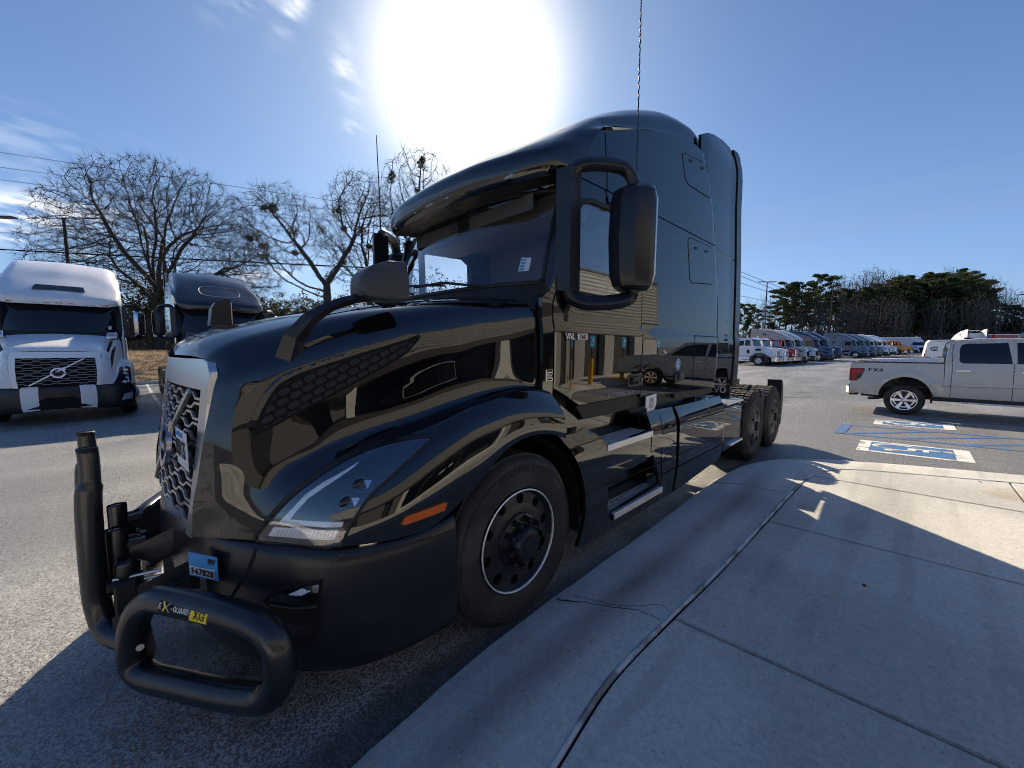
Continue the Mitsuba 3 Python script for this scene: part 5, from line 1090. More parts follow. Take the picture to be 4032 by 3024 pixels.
for n, poly in (('bed_side', bed), ('cab', cabp.difference(winp).difference(winf)), ('fender', fen)):
    m = sheet(poly, Yp, 0, .04, .03); pk(n, m, 'paint_pickup', 30); pk(n, mir(m), 'paint_pickup', 30)
for poly in (winp, winf):
    m = sheet(poly.buffer(.003), Yp, -.012, .1, .004); pk('window', m, 'glass_dark', 30); pk('window', mir(m), 'glass_dark', 30)
for n, pl in (('door_gap', LineString([(1.80, .52), (1.80, 1.30), (1.775, 1.55), (1.80, 1.77)])), ('door_gap', LineString([(2.715, .505), (2.70, 1.31)])), ('door_gap', LineString([(3.98, .505), (4.0, 1.30)]))): m = sheet(pl.buffer(.005), Yp, .002, .1, .003); pk(n, m, 'void_black'); pk(n, mir(m), 'void_black')
m = sheet(LineString([(1.49, .765), (2.7, .785), (4.05, .79)]).buffer(.004), Yp, .003, .2, .002); pk('body_crease', m, 'steel_dark')
pk('roof', cat([grid(np.array([[(x, y, z + .02 * (1 - (y / .8) ** 2)) for y in np.linspace(-.80, .80, 9)] for x, z in ((1.82, 1.853), (2.2, 1.885), (3.2, 1.875), (3.5, 1.838))])) ]), 'paint_pickup', True)
pk('rear_window', hull([(x, s * .72, z) for s in (-1, 1) for x, z in ((1.695, 1.40), (1.75, 1.80), (1.71, 1.40), (1.77, 1.80))]), 'glass_dark'); pk('windscreen', hull([(x, s * y, z) for s in (-1, 1) for x, y, z in ((3.5, .76, 1.83), (4.14, .85, 1.34), (4.10, .85, 1.33), (3.46, .76, 1.82))]), 'glass_dark')
pk('tailgate', bx(-.01, .05, -.86, .86, .72, 1.29, .015), 'paint_pickup'); pk('bonnet', hull([(x, s * .85, z) for s in (-1, 1) for x, z in ((4.12, 1.34), (4.6, 1.36), (5.4, 1.26), (5.68, 1.12), (5.7, .6), (4.12, .9))]), 'paint_pickup', 30)
pk('bed_floor', bx(.05, 1.66, -.92, .92, .70, .74), 'plastic_matt'); pk('bed_rail_cap', cat([bx(.0, 1.665, s * .94 - .035, s * .94 + .035, 1.30, 1.318, .004) for s in (-1, 1)]), 'plastic_matt')
pk('bed_cover', hull([(x, s * y, z) for s in (-1, 1) for x, y, z in ((.36, .88, 1.33), (.37, .85, 1.40), (.42, .80, 1.415), (1.66, .80, 1.445), (1.66, .88, 1.33))]), 'paint_white', 20); pk('bed_cover_edge', hull([(x, s * y, z) for s in (-1, 1) for x, y, z in ((.42, .79, 1.418), (1.66, .79, 1.448), (.44, .78, 1.432), (1.66, .78, 1.46))]), 'plastic_matt')
pk('cover_latch', bx(1.45, 1.56, -.86, -.80, 1.45, 1.475, .006), 'alu'); pk('high_brake_light', bx(.37, .53, -.92, -.80, 1.318, 1.335, .005), 'lens_red')
tl = Polygon([(-.005, 1.15), (.265, 1.155), (.27, 1.09), (.20, .90), (.13, .825), (-.005, .815)]); m = sheet(tl, Yp, .006, .05, .02); pk('tail_light', m, 'lens_red', 30); pk('tail_light', mir(m), 'lens_red', 30)
m = sheet(Polygon([(.10, .86), (.16, .86), (.235, 1.02), (.12, 1.02)]), Yp, .010, .1, .012); pk('reverse_lens', m, 'plastic_grey'); m = sheet(tl.difference(tl.buffer(-.014)), Yp, .009, .1, .01); pk('tail_light_edge', m, 'plastic_matt')
pk('tail_light_end', bx(-.03, .02, -.975, -.80, .82, 1.14, .01), 'lens_red')
pk('rear_bumper', hull([(x, s * y, z) for s in (-1, 1) for x, y, z in ((-.09, .80, .50), (-.09, .80, .66), (-.02, .965, .66), (.09, .975, .66), (.10, .975, .48), (-.02, .965, .48), (.1, .8, .5))]), 'chrome', 20); pk('bumper_underside', bx(-.02, .16, -.9, .9, .43, .475, .005), 'plastic_matt')
pk('front_bumper', hull([(x, s * y, z) for s in (-1, 1) for x, y, z in ((5.6, .96, .45), (5.6, .96, .68), (5.86, .75, .68), (5.86, .75, .45))]), 'chrome', 20); pk('grille', bx(5.70, 5.74, -.7, .7, .70, 1.10, .01), 'plastic_matt'); pk('headlight', bx(5.45, 5.72, -.95, -.70, .86, 1.08, .02), 'lens_clear'); pk('headlight', bx(5.45, 5.72, .70, .95, .86, 1.08, .02), 'lens_clear')
for x in (1.86, 2.80):
    m = hull([(x + a, -1.0 - b, 1.14 + c) for a in (0, .225) for b in (-.02, .022) for c in (-.014, .014)]); pk('door_handle', m, 'chrome'); pk('door_handle', mir(m), 'chrome')
m = hull([(4.0, -1.02, 1.36), (4.02, -1.22, 1.38), (4.12, -1.22, 1.54), (4.1, -1.04, 1.52), (4.15, -1.2, 1.40)]); pk('mirror', m, 'paint_pickup', 30); pk('mirror', mir(m), 'paint_pickup', 30)
for s in (-1, 1): pk('running_board', bx(1.95, 4.0, s * 1.0 - .07, s * 1.0 + .07, .385, .42, .01), 'alu')
pk('sill', cat([bx(1.52, 4.12, s * .90 - .05, s * .90 + .05, .40, .52) for s in (-1, 1)] + [bx(.2, 5.4, -.45, .45, .38, .55)]), 'plastic_matt'); pk('wheel_liner', bx(.54, 1.54, -.90, .90, .55, .90, .05), 'void_black')
pk('exhaust_pipe', tube([(.36, -.72, .35), (.55, -.70, .37), (.75, -.62, .42)], .038, 12), 'steel_dark', True); pk('mud_guard', bx(1.50, 1.53, -.98, -.70, .34, .60, .004), 'plastic_matt')
pk('model_lettering', side_text('FX4', .085, .335, -float(Yp(.5, 1.1)) - .006, 1.075, True, sx=1.35), 'black_print')
pk('roof_aerial', hull([(2.0, s * .03, 1.90) for s in (-1, 1)] + [(2.2, 0, 1.90), (2.02, 0, 1.945), (2.0, 0, 1.93)]), 'plastic_matt')
for wx in (1.04, 4.62):
    for s in (-1, 1):
        R_, ww = .375, .13; k0 = f'{PK}__wheel'; n = 0
        while f'{k0}' + (f'_{n:03d}' if n else '') + '__tyre' in scene: n += 1
        k0 += f'_{n:03d}' if n else ''
        def wp(nm, m, mt, sm=False):
            m = m.copy(); m = mir(m) if s == 1 else m; m.apply_translation((wx, s * .86, .375)); add(f'{k0}__{nm}', m, mt, sm, None, PW)
        wp('tyre', lathe([(.235, ww), (.25, -ww), (.30, -ww - .012), (.345, -ww), (.37, -ww + .03), (R_, -ww + .06), (R_, ww - .03), (.33, ww), (.235, ww)], 48), 'rubber', 40)
        wp('rim', lathe([(.252, -ww + .004), (.246, -ww - .008), (.228, -ww - .006), (.215, -ww + .03), (.20, .06), (0, .06)], 48), 'chrome', 40); wp('hub', lathe([(.065, -.06), (.055, -ww + .005), (.04, -ww - .002), (0, -ww - .003)], 24), 'chrome', 40); wp('brake', lathe([(.17, .0), (.17, .03), (0, .03)], 24), 'steel_dark')
        for i in range(6):
            a = i * math.pi / 3 + .5236; b = hull([(sx * w_, y, z) for sx in (-1, 1) for w_, y, z in ((.022, -ww + .012, .04), (.022, -.04, .04), (.036, -ww + .0, .225), (.036, -.07, .225))]); b.apply_transform(trimesh.transformations.rotation_matrix(a, [0, 1, 0])); wp('spoke', b, 'chrome')
            q = lathe([(.011, -.06), (.011, -ww + .012), (0, -ww + .010)], 8); q.apply_translation((.09 * math.cos(a + .52), 0, .09 * math.sin(a + .52))); wp('lug_nut', q, 'steel_dark')
tag(PK, 'pale grey crew cab pickup with chrome wheels parked across the bays', 'pickup truck')
# ================================================================ trees
def bark(c1, c2): return proc(lambda p, n, uv: mix(c1, c2, fbm(p.x * 5, p.y * 5, p.z * 2, 3)))
pr('bark_dark', bark((0.030, 0.025, 0.021), (0.065, 0.055, 0.046)), 0.9); pr('bark_grey', bark((0.07, 0.062, 0.054), (0.14, 0.125, 0.11)), 0.9); pr('brush_brown', bark((0.085, 0.062, 0.045), (0.16, 0.12, 0.09)), 0.9); pr('bark_pine', bark((0.06, 0.042, 0.032), (0.12, 0.09, 0.07)), 0.9)
def leafmat(key, c1, c2):
    mat(key, {'type': 'principledthin', 'base_color': proc(lambda p, n, uv: mix(c1, c2, noise(p.x * 2.3, p.y * 2.3, p.z * 2.3))), 'roughness': 0.6, 'diff_trans': 0.5, 'spec_trans': 0.0})
leafmat('needles', (0.045, 0.068, 0.030), (0.105, 0.125, 0.058)); leafmat('mistletoe_leaf', (0.045, 0.05, 0.018), (0.10, 0.095, 0.04)); leafmat('shrub_leaf', (0.030, 0.038, 0.018), (0.075, 0.072, 0.038)); leafmat('dead_leaf', (0.10, 0.06, 0.03), (0.20, 0.12, 0.06))
pr('dry_grass', proc(lambda p, n, uv: mix((0.17, 0.105, 0.05), (0.30, 0.20, 0.105), fbm(p.x * 3, p.y * 3, 1, 4))), 0.95)
from scipy.spatial import cKDTree


def colonize(rng, trunk, attract, step, di, dk, iters=90, up=0.0, limbs=()):
    """Branches that grow towards the attraction points from a trunk and its first limbs; returns nodes, parents."""
    N = [np.array(t, float) for t in trunk]; par = [-1] + list(range(len(trunk) - 1)); A = np.array(attract, float)
    for k, az, el, L in limbs:
        p = k; d = np.array([math.cos(az) * math.cos(el), math.sin(az) * math.cos(el), math.sin(el)])
        for q in range(int(L / step)):
            d = d + rng.normal(0, .09, 3) + [0, 0, .02]; d /= np.linalg.norm(d); N.append(N[p] + d * step); par.append(p); p = len(N) - 1
    kids = {}
    for _ in range(iters):
        if len(A) == 0: break
        P = np.array(N); d, i = cKDTree(P).query(A); near = d < di
        if not near.any(): break
        v = A[near] - P[i[near]]; v /= np.linalg.norm(v, axis=1, keepdims=True) + 1e-9
        acc = np.zeros_like(P); np.add.at(acc, i[near], v); idx = np.unique(i[near]); new = 0
        for k in idx:
            w = acc[k]; L = np.linalg.norm(w)
            if L < 1e-6 or kids.get(k, 0) >= 3: continue
            w = w / L + rng.normal(0, .11, 3) + [0, 0, up]; w /= np.linalg.norm(w); q = P[k] + w * step; N.append(q); par.append(k); kids[k] = kids.get(k, 0) + 1; new += 1
        d2, _ = cKDTree(np.array(N)).query(A); A = A[d2 > dk]
        if not new: break
    return np.array(N), np.array(par)


def branch_mesh(N, par, tip, expo=2.3, r0=None, sides=(7, 5, 3), cut=(.12, .035)):
    """Tubes along the tree; returns (thick part, thin part)."""
    n = len(N); child = [[] for _ in range(n)]
    for i in range(1, n): child[par[i]].append(i)
    r = np.zeros(n); s = np.zeros(n)
    for i in range(n - 1, -1, -1):
        s[i] = sum(s[c] for c in child[i]) if child[i] else tip ** expo; r[i] = s[i] ** (1 / expo)
    if r0: r *= 1 + (r0 / r[0] - 1) * np.clip((r - tip) / (r[0] - tip + 1e-9), 0, 1)
    thick, thin = [], []; done = np.zeros(n, bool)
    starts = [(0, None)]
    while starts:
        i, p = starts.pop(); ch = [] if p is None else [p]; cur = i
        while True:
            ch.append(cur)
            if not child[cur]: break
            c = sorted(child[cur], key=lambda q: -r[q])
            for o in c[1:]: starts.append((o, cur))
            cur = c[0]
        if len(ch) < 2: continue
        rr = r[ch].copy()
        if p is not None: rr[0] = min(rr[0], rr[1] * 1.15)
        m = rr[min(1, len(rr) - 1)]; sd = sides[0] if m > cut[0] else sides[1] if m > cut[1] else sides[2]
        (thick if m > cut[0] else thin).append(tube(N[ch], rr, sd, cap=False))
    return (cat(thick) if thick else None), (cat(thin) if thin else None), r, child


def twigs(rng, N, child, par, L, n, tip):
    """Fine sprays of twigs at the branch ends."""
    ends = [i for i in range(1, len(N)) if len(child[i]) == 0 or rng.random() < .25]; v, f = [], []
    for i in ends:
        d0 = N[i] - N[par[i]]; d0 /= np.linalg.norm(d0) + 1e-9
        for _ in range(n):
            d = d0 + rng.normal(0, .55, 3); d /= np.linalg.norm(d); l = L * rng.uniform(.5, 1.2); a = N[i]; m = a + d * l * .5 + rng.normal(0, .05 * L, 3); b = a + d * l + rng.normal(0, .12 * L, 3); w = np.cross(d, rng.normal(0, 1, 3)); w /= np.linalg.norm(w) + 1e-9; w *= tip
            k = len(v); v += [a - w, a + w, m - w * .8, m + w * .8, b]; f += [[k, k + 1, k + 3], [k, k + 3, k + 2], [k + 2, k + 3, k + 4]]
    return M(v, f)


def leaf_clump(rng, c, R, n, s):
    q = rng.normal(0, 1, (n, 3)); q *= (rng.random((n, 1)) ** .4) / np.linalg.norm(q, axis=1, keepdims=True); q = c + q * R
    a = rng.normal(0, 1, (n, 3)); a /= np.linalg.norm(a, axis=1, keepdims=True); b = np.cross(a, rng.normal(0, 1, (n, 3))); b /= np.linalg.norm(b, axis=1, keepdims=True)
    S = s * rng.uniform(.6, 1.3, (n, 1)); v = np.stack([q - a * S, q + b * S * .5, q + a * S, q - b * S * .5], 1).reshape(-1, 3); k = np.arange(n)[:, None] * 4
    return M(v, np.vstack([k + [0, 1, 2], k + [0, 2, 3]]))


def bare_tree(key, x, y, z0, trunk, attract, step, di, dk, tip, r0, label, seed, mat_='bark_dark', tw=(.9, 3), mistle=None, group=None, ivy=0, limbs=()):
    rng = np.random.default_rng(seed); N, par = colonize(rng, trunk, attract(rng), step, di, dk, limbs=limbs)
    thick, thin, r, child = branch_mesh(N, par, tip, r0=r0); off = np.array([x, y, z0])
    t = twigs(rng, N, child, par, tw[0], tw[1], max(tip * .7, .010))
    if thick is None: thick = thin
    for m in (thick, thin, t): m.apply_translation(off)
    add(f'{key}__trunk', thick, mat_, True); add(f'{key}__branches', cat([thin, t]), mat_, False)
    if ivy:
        ms = [leaf_clump(rng, N[i], max(r[i] * 1.5, .25), 70, .13) for i in range(len(N)) if r[i] > ivy]; m = cat(ms); m.apply_translation(off); add(f'{key}__ivy', m, 'shrub_leaf')
    if mistle:
        hi = [i for i in range(len(N)) if .03 < r[i] < .12 and N[i][2] > mistle[1]]
        for c in rng.choice(hi, mistle[0], replace=False): m = leaf_clump(rng, N[c], rng.uniform(.28, .55), 150, .10); m.apply_translation(off); add(f'{key}__mistletoe', m, 'mistletoe_leaf')
    tag(key, label, 'tree', group); return N


def dome(n, cx, cy, z0, rx, rz, hollow=.35, zlow=-.15, flat=1.0):
    def f(rng):
        q = rng.normal(0, 1, (n * 3, 3)); q /= np.linalg.norm(q, axis=1, keepdims=True); q *= rng.uniform(hollow, 1, (n * 3, 1)) ** .55
        q = q[q[:, 2] > zlow][:n]; return np.column_stack([cx + q[:, 0] * rx, cy + q[:, 1] * rx, z0 + q[:, 2] * rz])
    return f


zb = 1.55
tx, ty = at(164, 43.0); trunk = [(0, 0, h) for h in np.arange(0, 7.2, .6)]
bare_tree('spreading_tree', tx, ty, zb, trunk, dome(10500, 1.0, -.9, 8.0, 10.6, 12.0, .30, -.12), .42, 5.0, .54, .015, .60, 'big bare tree with a wide domed crown behind the two parked trucks', 11, tw=(.95, 8), ivy=.27, limbs=[(11 - i % 4, i * 2.4, (.12, .42, .75, 1.05, 1.3)[i % 5], (7.5, 8.5, 8.5, 8, 8)[i % 5]) for i in range(15)])
tx, ty = at(330, 36.0); trunk = [(.05 * h * 0, 0, h) for h in np.arange(0, 6.2, .6)]
def crown2(rng):
    a = dome(1500, -2.6, 3.4, 10.5, 4.2, 4.6)(rng); b = dome(1200, 2.4, -2.4, 12.0, 3.2, 4.0)(rng); c = dome(800, -3.4, 4.2, 8.0, 3.0, 2.0)(rng); d = dome(700, 1.2, -.8, 8.6, 2.4, 2.0)(rng); return np.vstack([a, b, c, d])
bare_tree('mistletoe_tree', tx, ty, zb, trunk, crown2, .40, 6.0, .50, .014, .34, 'bare open tree with dark mistletoe clumps, right of the domed tree', 5, tw=(.9, 7), mistle=(13, 6), limbs=[(10, 2.35, .75, 4.5), (10, -.7, 1.0, 5.5), (9, 2.5, .2, 4), (10, -.8, .55, 3), (8, 2.2, .35, 4.5), (10, 1.0, 1.2, 4)])
tx, ty = at(372, 39.0); trunk = [(0, 0, h) for h in np.arange(0, 6.5, .6)]
bare_tree('bare_tree', tx, ty, zb, trunk, dome(2600, 0, 0, 9.8, 4.6, 5.6, .2, -.6), .42, 5.5, .6, .016, .30, 'bare tree half hidden behind the windscreen and bonnet mirror', 7, tw=(.8, 5), mistle=(4, 7))
tx, ty = at(424, 40.0); trunk = [(0, 0, h) for h in np.arange(0, 8.5, .6)]
bare_tree('tall_mistletoe_tree', tx, ty, zb, trunk, dome(2400, 0, 0, 14.0, 4.4, 5.8, .2, -.7), .42, 5.5, .6, .016, .34, 'tall tree with leafy mistletoe clumps rising over the black visor', 9, tw=(.8, 5), mistle=(26, 9))
tx, ty = at(300, 62.0); bare_tree('bare_tree_001', tx, ty, zb, [(0, 0, h) for h in np.arange(0, 2.6, .5)], dome(1600, 0, 0, 5.0, 4.0, 3.6, .1, -.6), .4, 4, .55, .016, .2, 'pale bushy bare tree far behind, between the domed tree and the mistletoe tree', 15, 'bark_grey', (.9, 3))
# understorey beyond the fence
def thicket(key, u, d, w, h, seed, label, leaf='shrub_leaf', nl=1500, group=None):
    rng = np.random.default_rng(seed); x, y = at(u, d); ms, lf = [], []
    for _ in range(26):
        bx_, by_ = rng.normal(0, w * .32, 2); hh = h * rng.uniform(.55, 1.05) * math.exp(-(bx_ / w) ** 2); p = [np.array([bx_, by_, 0])]
        for k in range(5): p.append(p[-1] + [rng.normal(0, .16 * hh / 4), rng.normal(0, .16 * hh / 4), hh / 5])
        ms.append(tube(p, np.linspace(.05, .012, 6), 3, cap=False))
        for k in range(2, 6):
            for _ in range(5):
                e = p[k] + rng.normal(0, .20 * hh, 3) * [1, 1, .6] + [0, 0, .1 * hh]; ms.append(tube([p[k], (p[k] + e) / 2 + rng.normal(0, .08, 3), e], [.018, .012, .006], 3, cap=False))
                lf.append(leaf_clump(rng, e, .35, max(3, nl // 520), .16))
    t = cat(ms); t.apply_translation((x, y, float(gz(x, y)) - .05)); add(f'{key}__stems', t, 'bark_grey'); q = cat(lf); q.apply_translation((x, y, float(gz(x, y)))); add(f'{key}__foliage', q, leaf); tag(key, label, 'shrub', group)
for i, (u, d, w, h, lf, nl) in enumerate(((142, 44, 3.6, 7.6, 'shrub_leaf', 2600), (157, 47, 4.0, 6.2, 'shrub_leaf', 3800), (180, 45, 3, 6.4, 'dead_leaf', 1000), (268, 46, 4.5, 5.4, 'shrub_leaf', 5200), (298, 44, 4.5, 5.2, 'shrub_leaf', 5600), (330, 47, 4.5, 5.6, 'shrub_leaf', 4000), (360, 46, 4, 6.4, 'dead_leaf', 900), (392, 48, 5, 6.5, 'shrub_leaf', 1500), (215, 52, 5, 5, 'dead_leaf', 1200), (118, 50, 5, 5.5, 'shrub_leaf', 2600), (415, 46, 5, 8, 'shrub_leaf', 2600), (440, 48, 5, 9, 'shrub_leaf', 1500), (465, 50, 5, 8, 'dead_leaf', 1200))):
    thicket('thicket' + (f'_{i:03d}' if i else ''), u, d, w, h, 40 + i, 'dark tangled winter thicket behind the fence and the trucks', lf, nl, 'thickets behind the fence')

rng = np.random.default_rng(28); ms = []
for i in range(900):
    u = rng.uniform(60, 500); d = rng.uniform(46, 62); x, y = at(u, d); z = float(gz(x, y)); ms.append(leaf_clump(rng, np.array([x, y, z + rng.uniform(.2, 2.6)]), np.array([1.1, 1.1, .8]), 42, .17))
add('bank_undergrowth', cat(ms), 'shrub_leaf'); tag('bank_undergrowth', 'low tangled undergrowth beyond the chain-link fence', 'undergrowth', kind='stuff')
# --- distant wood on the right: pines and bare hardwoods, each a thing
PINES = []
for s in range(4):
    rng = np.random.default_rng(70 + s); h = 20.0; k = rng.uniform(.30, .48)
    t = [np.array([0, 0, 0.0])]
    for q in range(8): t.append(t[-1] + [rng.normal(0, .12), rng.normal(0, .12), h / 8.4])
    t = np.array(t); tr = [tube(t, np.linspace(.30, .07, len(t)), 6, cap=False)]; fol = []
    nb = 34
    for b in range(nb):
        z = h * (k + (1 - k) * (b + rng.random()) / nb); f = (z / h - k) / (1 - k); L = (1.1 + 3.0 * math.sin(math.pi * min(1, .20 + .8 * (1 - f)))) * rng.uniform(.6, 1.1); a = rng.uniform(0, 2 * math.pi)
        p0 = np.array([np.interp(z, t[:, 2], t[:, 0]), np.interp(z, t[:, 2], t[:, 1]), z]); e = p0 + [L * math.cos(a), L * math.sin(a), L * rng.uniform(.05, .4)]; tr.append(tube([p0, (p0 + e) / 2 - [0, 0, .08], e], [.05, .035, .015], 3, cap=False))
        for w in (.55, .8, 1.0): c = p0 + (e - p0) * w; fol.append(leaf_clump(rng, c, np.array([.95, .95, .42]) * rng.uniform(.7, 1.15), 62, .28))
    fol.append(leaf_clump(rng, t[-1] + [0, 0, .2], np.array([1, 1, .8]), 120, .28)); PINES.append((mikit.ply(cat(tr), 'bark_pine'), mikit.ply(cat(fol), 'needles')))
HARD = []
for s in range(3):
    rng = np.random.default_rng(90 + s); N, par = colonize(rng, [(0, 0, q) for q in np.arange(0, 6, .7)], dome(900, 0, 0, 13, 2.9 + .5 * s, 7.5, .1, -.9)(rng), .6, 6, .75, up=.2); a, b, r, ch = branch_mesh(N, par, .028, r0=.22, cut=(.10, .05)); a = tube([(0, 0, q) for q in np.arange(0, 5.6, .7)], np.linspace(.24, .16, 8), 6, cap=False) if a is None else a; HARD.append((mikit.ply(a, 'bark_grey', True), mikit.ply(cat([b, twigs(rng, N, ch, par, 1.1, 3, .024)]), 'bark_grey')))
def wood(key, protos, names, u, d, h, seed, label, group, catg='tree'):
    rng = np.random.default_rng(seed); x, y = at(u, d); pr_ = protos[seed % len(protos)]; w = W(rotz(rng.uniform(0, 6.28), x, y, float(gz(x, y)) - .1, h / 20.0))
    n = 0
    while key + (f'_{n:03d}' if n else '') in labels: n += 1
    key += f'_{n:03d}' if n else ''
    for nm, d_ in zip(names, pr_): scene[f'{key}__{nm}'] = {**d_, 'to_world': w}
    tag(key, label, catg, group)
rng = np.random.default_rng(3)
for u, d, h in [(742, 120, 15), (783, 118, 20.5), (790, 122, 19), (797, 116, 20), (806, 124, 17), (816, 120, 23), (822, 124, 18), (772, 126, 15), (838, 132, 18), (846, 128, 20), (752, 130, 14)]: wood('pine_tree', PINES, ('trunk', 'crown'), u, d, h, int(u), 'dark pine in the far tree line behind the lamp post and the row of tractors', 'pines left of the wood')
for i in range(66):
    u = 850 + 128 * (i + rng.random()) / 66; d = rng.uniform(118, 160); hh = np.interp(u, [850, 875, 905, 940, 965, 980], [17.5, 21.5, 22.5, 24.5, 23.5, 16]) * rng.uniform(.86, 1.06) * d / 128; wood('pine_tree', PINES, ('trunk', 'crown'), u, d, hh, 200 + i, 'dark pine in the dense wood behind the cargo van and the pickup', 'pines of the dense wood')
for u, d, h in [(1000, 130, 15), (1012, 128, 14), (1030, 130, 16), (1050, 130, 18), (1075, 130, 19)]: wood('pine_tree', PINES, ('trunk', 'crown'), u, d, h, int(u), 'dark pine above the pickup at the right edge', 'pines at the right edge')
for i in range(58):
    u = rng.uniform(745, 985) if i >= 34 else [745, 760, 775, 800, 812, 824, 829, 834, 839, 845, 850, 855, 860, 864, 868, 872, 878, 885, 893, 900, 912, 925, 940, 952, 960, 968, 986, 990, 996, 1003, 1008, 1016, 765, 832][i] + rng.uniform(-2, 2); d = rng.uniform(122, 140) if i < 34 else rng.uniform(108, 117); hh = np.interp(u, [740, 770, 800, 830, 860, 880, 890, 910, 950, 975, 995, 1020], [17, 18, 20, 25, 25.5, 28, 25, 24, 27, 25, 20, 19]) * rng.uniform(.9, 1.08) * (1 if i < 34 else .62); wood('bare_tree', HARD, ('trunk', 'branches'), u, d, hh, 300 + i, 'slender bare hardwood in the far tree line on the right', 'bare hardwoods of the far tree line')
rng = np.random.default_rng(8); ms = []
for i in range(560):
    u = rng.uniform(735, 1030); d = rng.uniform(104, 122); x, y = at(u, d); h = rng.uniform(2.5, 8.5) * (1.0 if u < 860 else .75); c = np.array([x, y, float(gz(x, y))])
    for _ in range(9):
        e = c + [rng.normal(0, h * .3), rng.normal(0, h * .3), h * rng.uniform(.5, 1)]; ms.append(tube([c, (c + e) / 2 + rng.normal(0, .15, 3), e], [.05, .04, .015], 3, cap=False))
    ms.append(leaf_clump(rng, c + [0, 0, h * .55], np.array([h * .42, h * .42, h * .45]), 46, .30))
add('brushwood', cat(ms), 'brush_brown'); tag('brushwood', 'brown winter brushwood along the foot of the far tree line', 'brush', kind='stuff')
rng = np.random.default_rng(18); ms = []
for i in range(1700):
    u = rng.uniform(815, 1045) if i % 4 else rng.uniform(735, 830); d = rng.uniform(126, 165); x, y = at(u, d); z = float(gz(x, y)); ms.append(leaf_clump(rng, np.array([x, y, z + rng.uniform(.5, 9 if u > 840 else 4.5)]), np.array([2.6, 2.6, 2.0]), 46, .46))
add('undergrowth', cat(ms), 'shrub_leaf'); tag('undergrowth', 'dark evergreen undergrowth filling the far wood', 'undergrowth', kind='stuff')

# ================================================================ bank with dry grass, kerb and chain-link fence
gxs, gys = np.linspace(-26, 20, 60), np.r_[22.9, np.linspace(23.3, 46, 40)]; X, Y = np.meshgrid(gxs, gys, indexing='ij'); Z = gz(X, Y) + .03 + .05 * meshkit.fbm(np.stack([X * .8, Y * .8, 0 * X], -1), 3); Z[:, 0] = 0.10
add('grass_bank', grid(np.stack([X, Y, Z], -1)), 'dry_grass', True); tag('grass_bank', 'bank of brown winter grass below the fence', kind='structure')
rng = np.random.default_rng(21); n = 26000; bx_, by_ = rng.uniform(-9, 9, n), 22.95 + 13 * rng.random(n) ** 1.3; z = gz(bx_, by_) + .04; hgt = rng.uniform(.04, .13, n); lean = rng.normal(0, .05, (n, 2)); a = rng.uniform(0, 6.28, n); w = .010
v = np.stack([np.column_stack([bx_ - w * np.cos(a), by_ - w * np.sin(a), z]), np.column_stack([bx_ + w * np.cos(a), by_ + w * np.sin(a), z]), np.column_stack([bx_ + lean[:, 0], by_ + lean[:, 1], z + hgt])], 1).reshape(-1, 3)
add('dry_grass_blades', M(v, np.arange(3 * n).reshape(-1, 3)), 'dry_grass'); tag('dry_grass_blades', 'short brown grass blades standing on the bank', 'grass', kind='stuff')
add('bank_kerb', cat([bx(a, a + 2.98, 22.66, 22.88, 0, .14, .015) for a in np.arange(-26, 20, 3.0)]), 'concrete'); tag('bank_kerb', 'concrete kerb at the foot of the grass bank', kind='structure')
FY = 35.6; fx = np.arange(-16, 15.1, 3.0)
for i, x in enumerate(fx): z = float(gz(x, FY)); add('chain_link_fence__post', tube([(x, FY, z - .1), (x, FY, z + 2.35)], .05, 8), 'plastic_matt')
z = float(gz(0, FY)); add('chain_link_fence__top_rail', tube([(-16, FY, z + 2.3), (15, FY, z + 2.3)], .03, 6), 'plastic_matt'); ms = []
for s in (-1, 1):
    for x in np.arange(-18.3, 17.3, .10):
        a = np.array([x, FY + .004 * s, z + .05]); b = np.array([x + s * 2.25, FY + .004 * s, z + 2.28]); lo, hi = min(a[0], b[0]), max(a[0], b[0])
        if lo < -16 or hi > 15: continue
        w = np.array([.007, 0, 0]); k = np.array([0, .004, 0]); ms.append(M([a - w, a + w, b + w, b - w, a - w + k, a + w + k, b + w + k, b - w + k], [[0, 1, 2], [0, 2, 3], [4, 6, 5], [4, 7, 6], [0, 4, 5], [0, 5, 1], [3, 2, 6], [3, 6, 7]]))
add('chain_link_fence__mesh', cat(ms), 'plastic_matt'); labels['chain_link_fence__mesh'] = {'label': 'woven black wire of the fence', 'kind': 'stuff'}
add('chain_link_fence__notice', bx(-.05, .75, FY - .03, FY - .02, z + 1.05, z + 1.55), 'plate_white'); add('chain_link_fence__notice_print', cat([bx(.02, .68, FY - .034, FY - .031, z + q, z + q + .05) for q in (1.14, 1.26, 1.40)]), 'grey_print')
tag('chain_link_fence', 'black chain-link fence along the top of the grass bank', 'fence')

# ================================================================ poles, lamps, wires
def lamp_post(key, x, y, h, ang, label, group):
    z = float(gz(x, y)); a = math.radians(ang); c, s = math.cos(a), math.sin(a)
    add(f'{key}__pole', tube([(x, y, z), (x, y, z + h)], [.12, .08], 8), 'steel_dark')
    for q in (-1, 1):
        m = hull([(sx, sy, sz) for sx in (.25, 1.35) for sy in (-.2, .2) for sz in (0, .09)] + [(.0, 0, .02), (.25, 0, .14)]); m = put(m, rotz(a + (0 if q > 0 else math.pi), x, y, z + h)); add(f'{key}__lamp_head', m, 'steel_dark')
    tag(key, label, 'lamp post', group)
x, y = at(762.5, 62); lamp_post('lamp_post', x, y, 12.0, -44.8, 'twin headed lamp post right of the black truck, above the white day cab', 'twin headed lamp posts')
x, y = at(852, 118); lamp_post('lamp_post_001', x, y, 12.5, -44.8, 'faint far twin headed lamp post before the dense wood', 'twin headed lamp posts')
